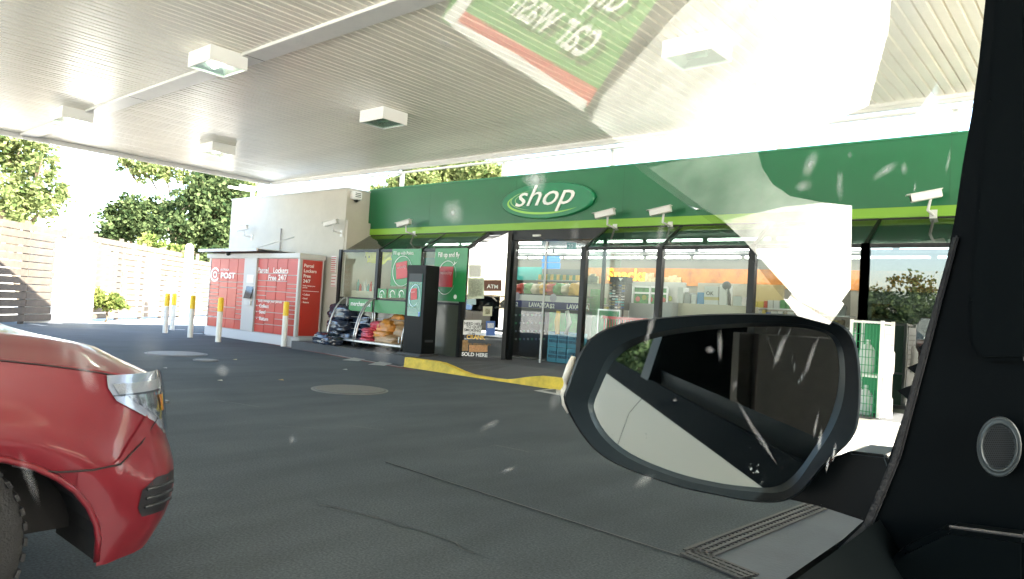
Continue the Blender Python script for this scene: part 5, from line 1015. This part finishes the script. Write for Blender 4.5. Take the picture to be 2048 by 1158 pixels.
# leaflet and papers placed in the sun inside the car so the window pane mirrors them
def back(px, py, X):
    r = ray(px, py); h = PW_(px, py); q = r-2*r.dot(pn)*pn; return h+q*(((ws0-h).dot(wsn)+X)/q.dot(wsn))
ws0 = Vector((.6, .98, 1.35)); wsn = Vector((.35, -.85, .38)).normalized()      # papers standing on the dash top, leaning back
LX = .0
lf = thing('leaflet', 'green car wash leaflet on the dash, mirrored in the side window', 'leaflet', tuple(back(1100, 60, LX)))
def sheet(pts, X, nm, m, par): return obj(nm, MB().poly([back(x, y, X) for x, y in pts]), m, par)
sheet([(930, -60), (880, 40), (1165, 222), (1310, 0), (1330, -60)], LX, 'sheet', paper('leaflet_green', (.12, .34, .09)), lf)
sheet([(930, -20), (884, 35), (905, 55), (950, -10)], LX+.003, 'corner', paper('leaflet_white', (.8, .8, .76)), lf)
sheet([(905, 50), (925, 20), (1040, 90), (1192, 178), (1170, 214)], LX+.003, 'red_band', paper('leaflet_red', (.6, .12, .1)), lf)
sheet([(903, 56), (912, 42), (1030, 108), (1172, 203), (1162, 222)], LX+.008, 'white_band', MATS['leaflet_white'], lf)
def rtext(s, p0, p1, h, X):
    a, b = back(*p0, X), back(*p1, X); xa = (b-a).normalized(); ya = wsn.cross(xa)
    text(s, a, h, paper('leaflet_white', (.8, .8, .76)), lf, xa, ya, ext=0, bold=.01)
rtext('car wash', (1160, 118), (1010, 22), (back(1160, 118, LX)-back(1010, 22, LX)).length/3.6, LX+.012)
rtext('dip', (1225, 30), (1165, -5), (back(1160, 118, LX)-back(1010, 22, LX)).length/3.6, LX+.012)
pw_ = mat('glare_streaked_paper', (.30, .30, .27), .9, var=.6, scale=5, vcol2=(.8, .8, .76))  # streaks in the tone thin the mirrored glare unevenly
CP = mat('glare_mottled_paper', (.20, .21, .19), .9, var=.7, scale=9, vcol2=(.62, .62, .58))  # mottled tone softens the mirrored glare
GP = mat('dimmed_paper', (.05, .06, .05), .9, var=.6, scale=9, vcol2=(.22, .24, .21))  # darker tone of the same sheet, dims its reflection over the fascia
sheet([(1287, 330), (1400, 300), (1515, 298), (1524, 335), (1545, 368), (1580, 392), (1640, 404), (1560, 412), (1440, 440), (1380, 400)], LX-.012, 'dimmed_page', GP, None); s0 = bpy.data.objects['dimmed_page']; tag(s0, 'darkened page on the dash mirrored as a pale veil over the fascia', 'paper')
s1 = sheet([(1440, 440), (1560, 412), (1640, 404), (1700, 410), (1703, 560), (1692, 622), (1655, 630), (1590, 600), (1480, 478)], LX-.004, 'mirrored_sheet', CP, None); tag(s1, 'white sheet of paper mirrored brightly over the window above the door mirror', 'paper')
s2 = sheet([(1165, 232), (1240, 150), (1345, 30), (1440, -60), (1780, -60), (1770, 60), (1730, 210), (1560, 285), (1400, 298), (1287, 325)], LX-.008, 'mirrored_sheet', pw_, None); tag(s2, 'added white sheet whose reflection glares over the canopy ceiling', 'paper')  # added sheet, shaped so its reflection makes the glare under the canopy
# dried water marks on the glass
SM = bpy.data.materials.new('dried_water_mark'); SM.use_nodes = True; n_ = SM.node_tree; n_.nodes.clear()
tcn = n_.nodes.new('ShaderNodeTexCoord'); nzn = n_.nodes.new('ShaderNodeTexNoise'); nzn.inputs['Scale'].default_value = 60; nzn.inputs['Detail'].default_value = 3
at_ = n_.nodes.new('ShaderNodeAttribute'); at_.attribute_name = 'soft'; mu = n_.nodes.new('ShaderNodeMath'); mu.operation = 'MULTIPLY'; mu2 = n_.nodes.new('ShaderNodeMath'); mu2.operation = 'MULTIPLY'; mu2.inputs[1].default_value = .85
tr_ = n_.nodes.new('ShaderNodeBsdfTransparent'); df = n_.nodes.new('ShaderNodeBsdfDiffuse'); df.inputs[0].default_value = (.75, .78, .8, 1); tl = n_.nodes.new('ShaderNodeBsdfTranslucent'); tl.inputs[0].default_value = (.75, .78, .8, 1)
m1 = n_.nodes.new('ShaderNodeMixShader'); m1.inputs[0].default_value = .5; m2 = n_.nodes.new('ShaderNodeMixShader'); oo = n_.nodes.new('ShaderNodeOutputMaterial')
n_.links.new(tcn.outputs['Object'], nzn.inputs[0]); n_.links.new(nzn.outputs[0], mu.inputs[0]); n_.links.new(at_.outputs['Fac'], mu.inputs[1]); n_.links.new(mu.outputs[0], mu2.inputs[0]); n_.links.new(mu2.outputs[0], m2.inputs[0])
n_.links.new(df.outputs[0], m1.inputs[1]); n_.links.new(tl.outputs[0], m1.inputs[2]); n_.links.new(tr_.outputs[0], m2.inputs[1]); n_.links.new(m1.outputs[0], m2.inputs[2]); n_.links.new(m2.outputs[0], oo.inputs[0])
def smear(px, py, rx, ry, rot, st, seed):
    r2 = random.Random(seed); vs = []; al_ = []; fs = []; n = 24; ring_n = 5
    for j in range(ring_n+1):
        for k in range(n):
            t = 2*math.pi*k/n; q = j/ring_n*(1+.35*noise.noise(Vector((math.cos(t)*1.5, math.sin(t)*1.5, seed*3.3)))); x, y = math.cos(t)*rx*q, math.sin(t)*ry*q; c_, s_ = math.cos(R(rot)), math.sin(R(rot))
            vs.append(PW_(px+x*c_-y*s_, py+x*s_+y*c_, .004+seed*.00004)); al_.append(st*(1-j/ring_n)**1.1)
    for j in range(ring_n):
        for k in range(n): fs.append((j*n+k, j*n+(k+1) % n, (j+1)*n+(k+1) % n, (j+1)*n+k))
    me = bpy.data.meshes.new('water_mark'); me.from_pydata([tuple(v) for v in vs], [], fs); a = me.attributes.new('soft', 'FLOAT', 'POINT'); a.data.foreach_set('value', al_); me.materials.append(SM)
    o = bpy.data.objects.new('water_mark', me); link(o, wg)
for i, a in enumerate([(905, 425, 26, 28, 0, .8), (1070, 360, 28, 26, 20, .9), (600, 75, 16, 8, -50, .5), (890, 85, 14, 22, -30, .5), (715, 200, 75, 60, 20, .3), (1620, 330, 14, 34, 20, .7), (1608, 372, 22, 12, -30, .7), (1680, 370, 9, 34, 0, .7), (1770, 342, 32, 11, -32, .8), (1808, 338, 8, 14, 0, .6), (1897, 322, 5, 26, 12, .6), (1830, 375, 4, 15, 10, .5), (170, 740, 16, 70, -25, .45), (130, 700, 18, 30, 0, .35), (445, 740, 16, 16, 0, .4), (770, 700, 22, 26, 0, .4), (585, 880, 10, 10, 0, .3), (980, 850, 26, 9, -25, .3), (1060, 640, 12, 14, 0, .3),
                       (1300, 655, 8, 40, 15, .6), (1440, 690, 6, 36, 0, .5), (1320, 470, 8, 50, 12, .4), (1240, 600, 10, 60, 14, .3), (1560, 700, 7, 40, 20, .6), (1620, 720, 6, 46, 20, .6), (1500, 845, 5, 60, -30, .6), (1530, 890, 4, 46, -30, .6), (1470, 770, 5, 14, 20, .5), (1640, 880, 5, 26, 10, .9), (1668, 905, 4, 22, 12, .9), (1655, 930, 3, 18, 12, .9), (1632, 850, 4, 30, 12, .6), (1350, 800, 5, 5, 0, .4), (1290, 960, 26, 10, -30, .35), (1110, 800, 12, 30, 10, .25), (60, 960, 12, 60, -20, .25), (1015, 940, 20, 7, -20, .25), (1420, 700, 10, 8, 0, .6), (1700, 310, 5, 8, 0, .6), (1560, 290, 5, 12, 0, .4), (300, 700, 40, 60, 0, .15), (1150, 470, 12, 50, 5, .2)]):
    smear(*a, i+1)
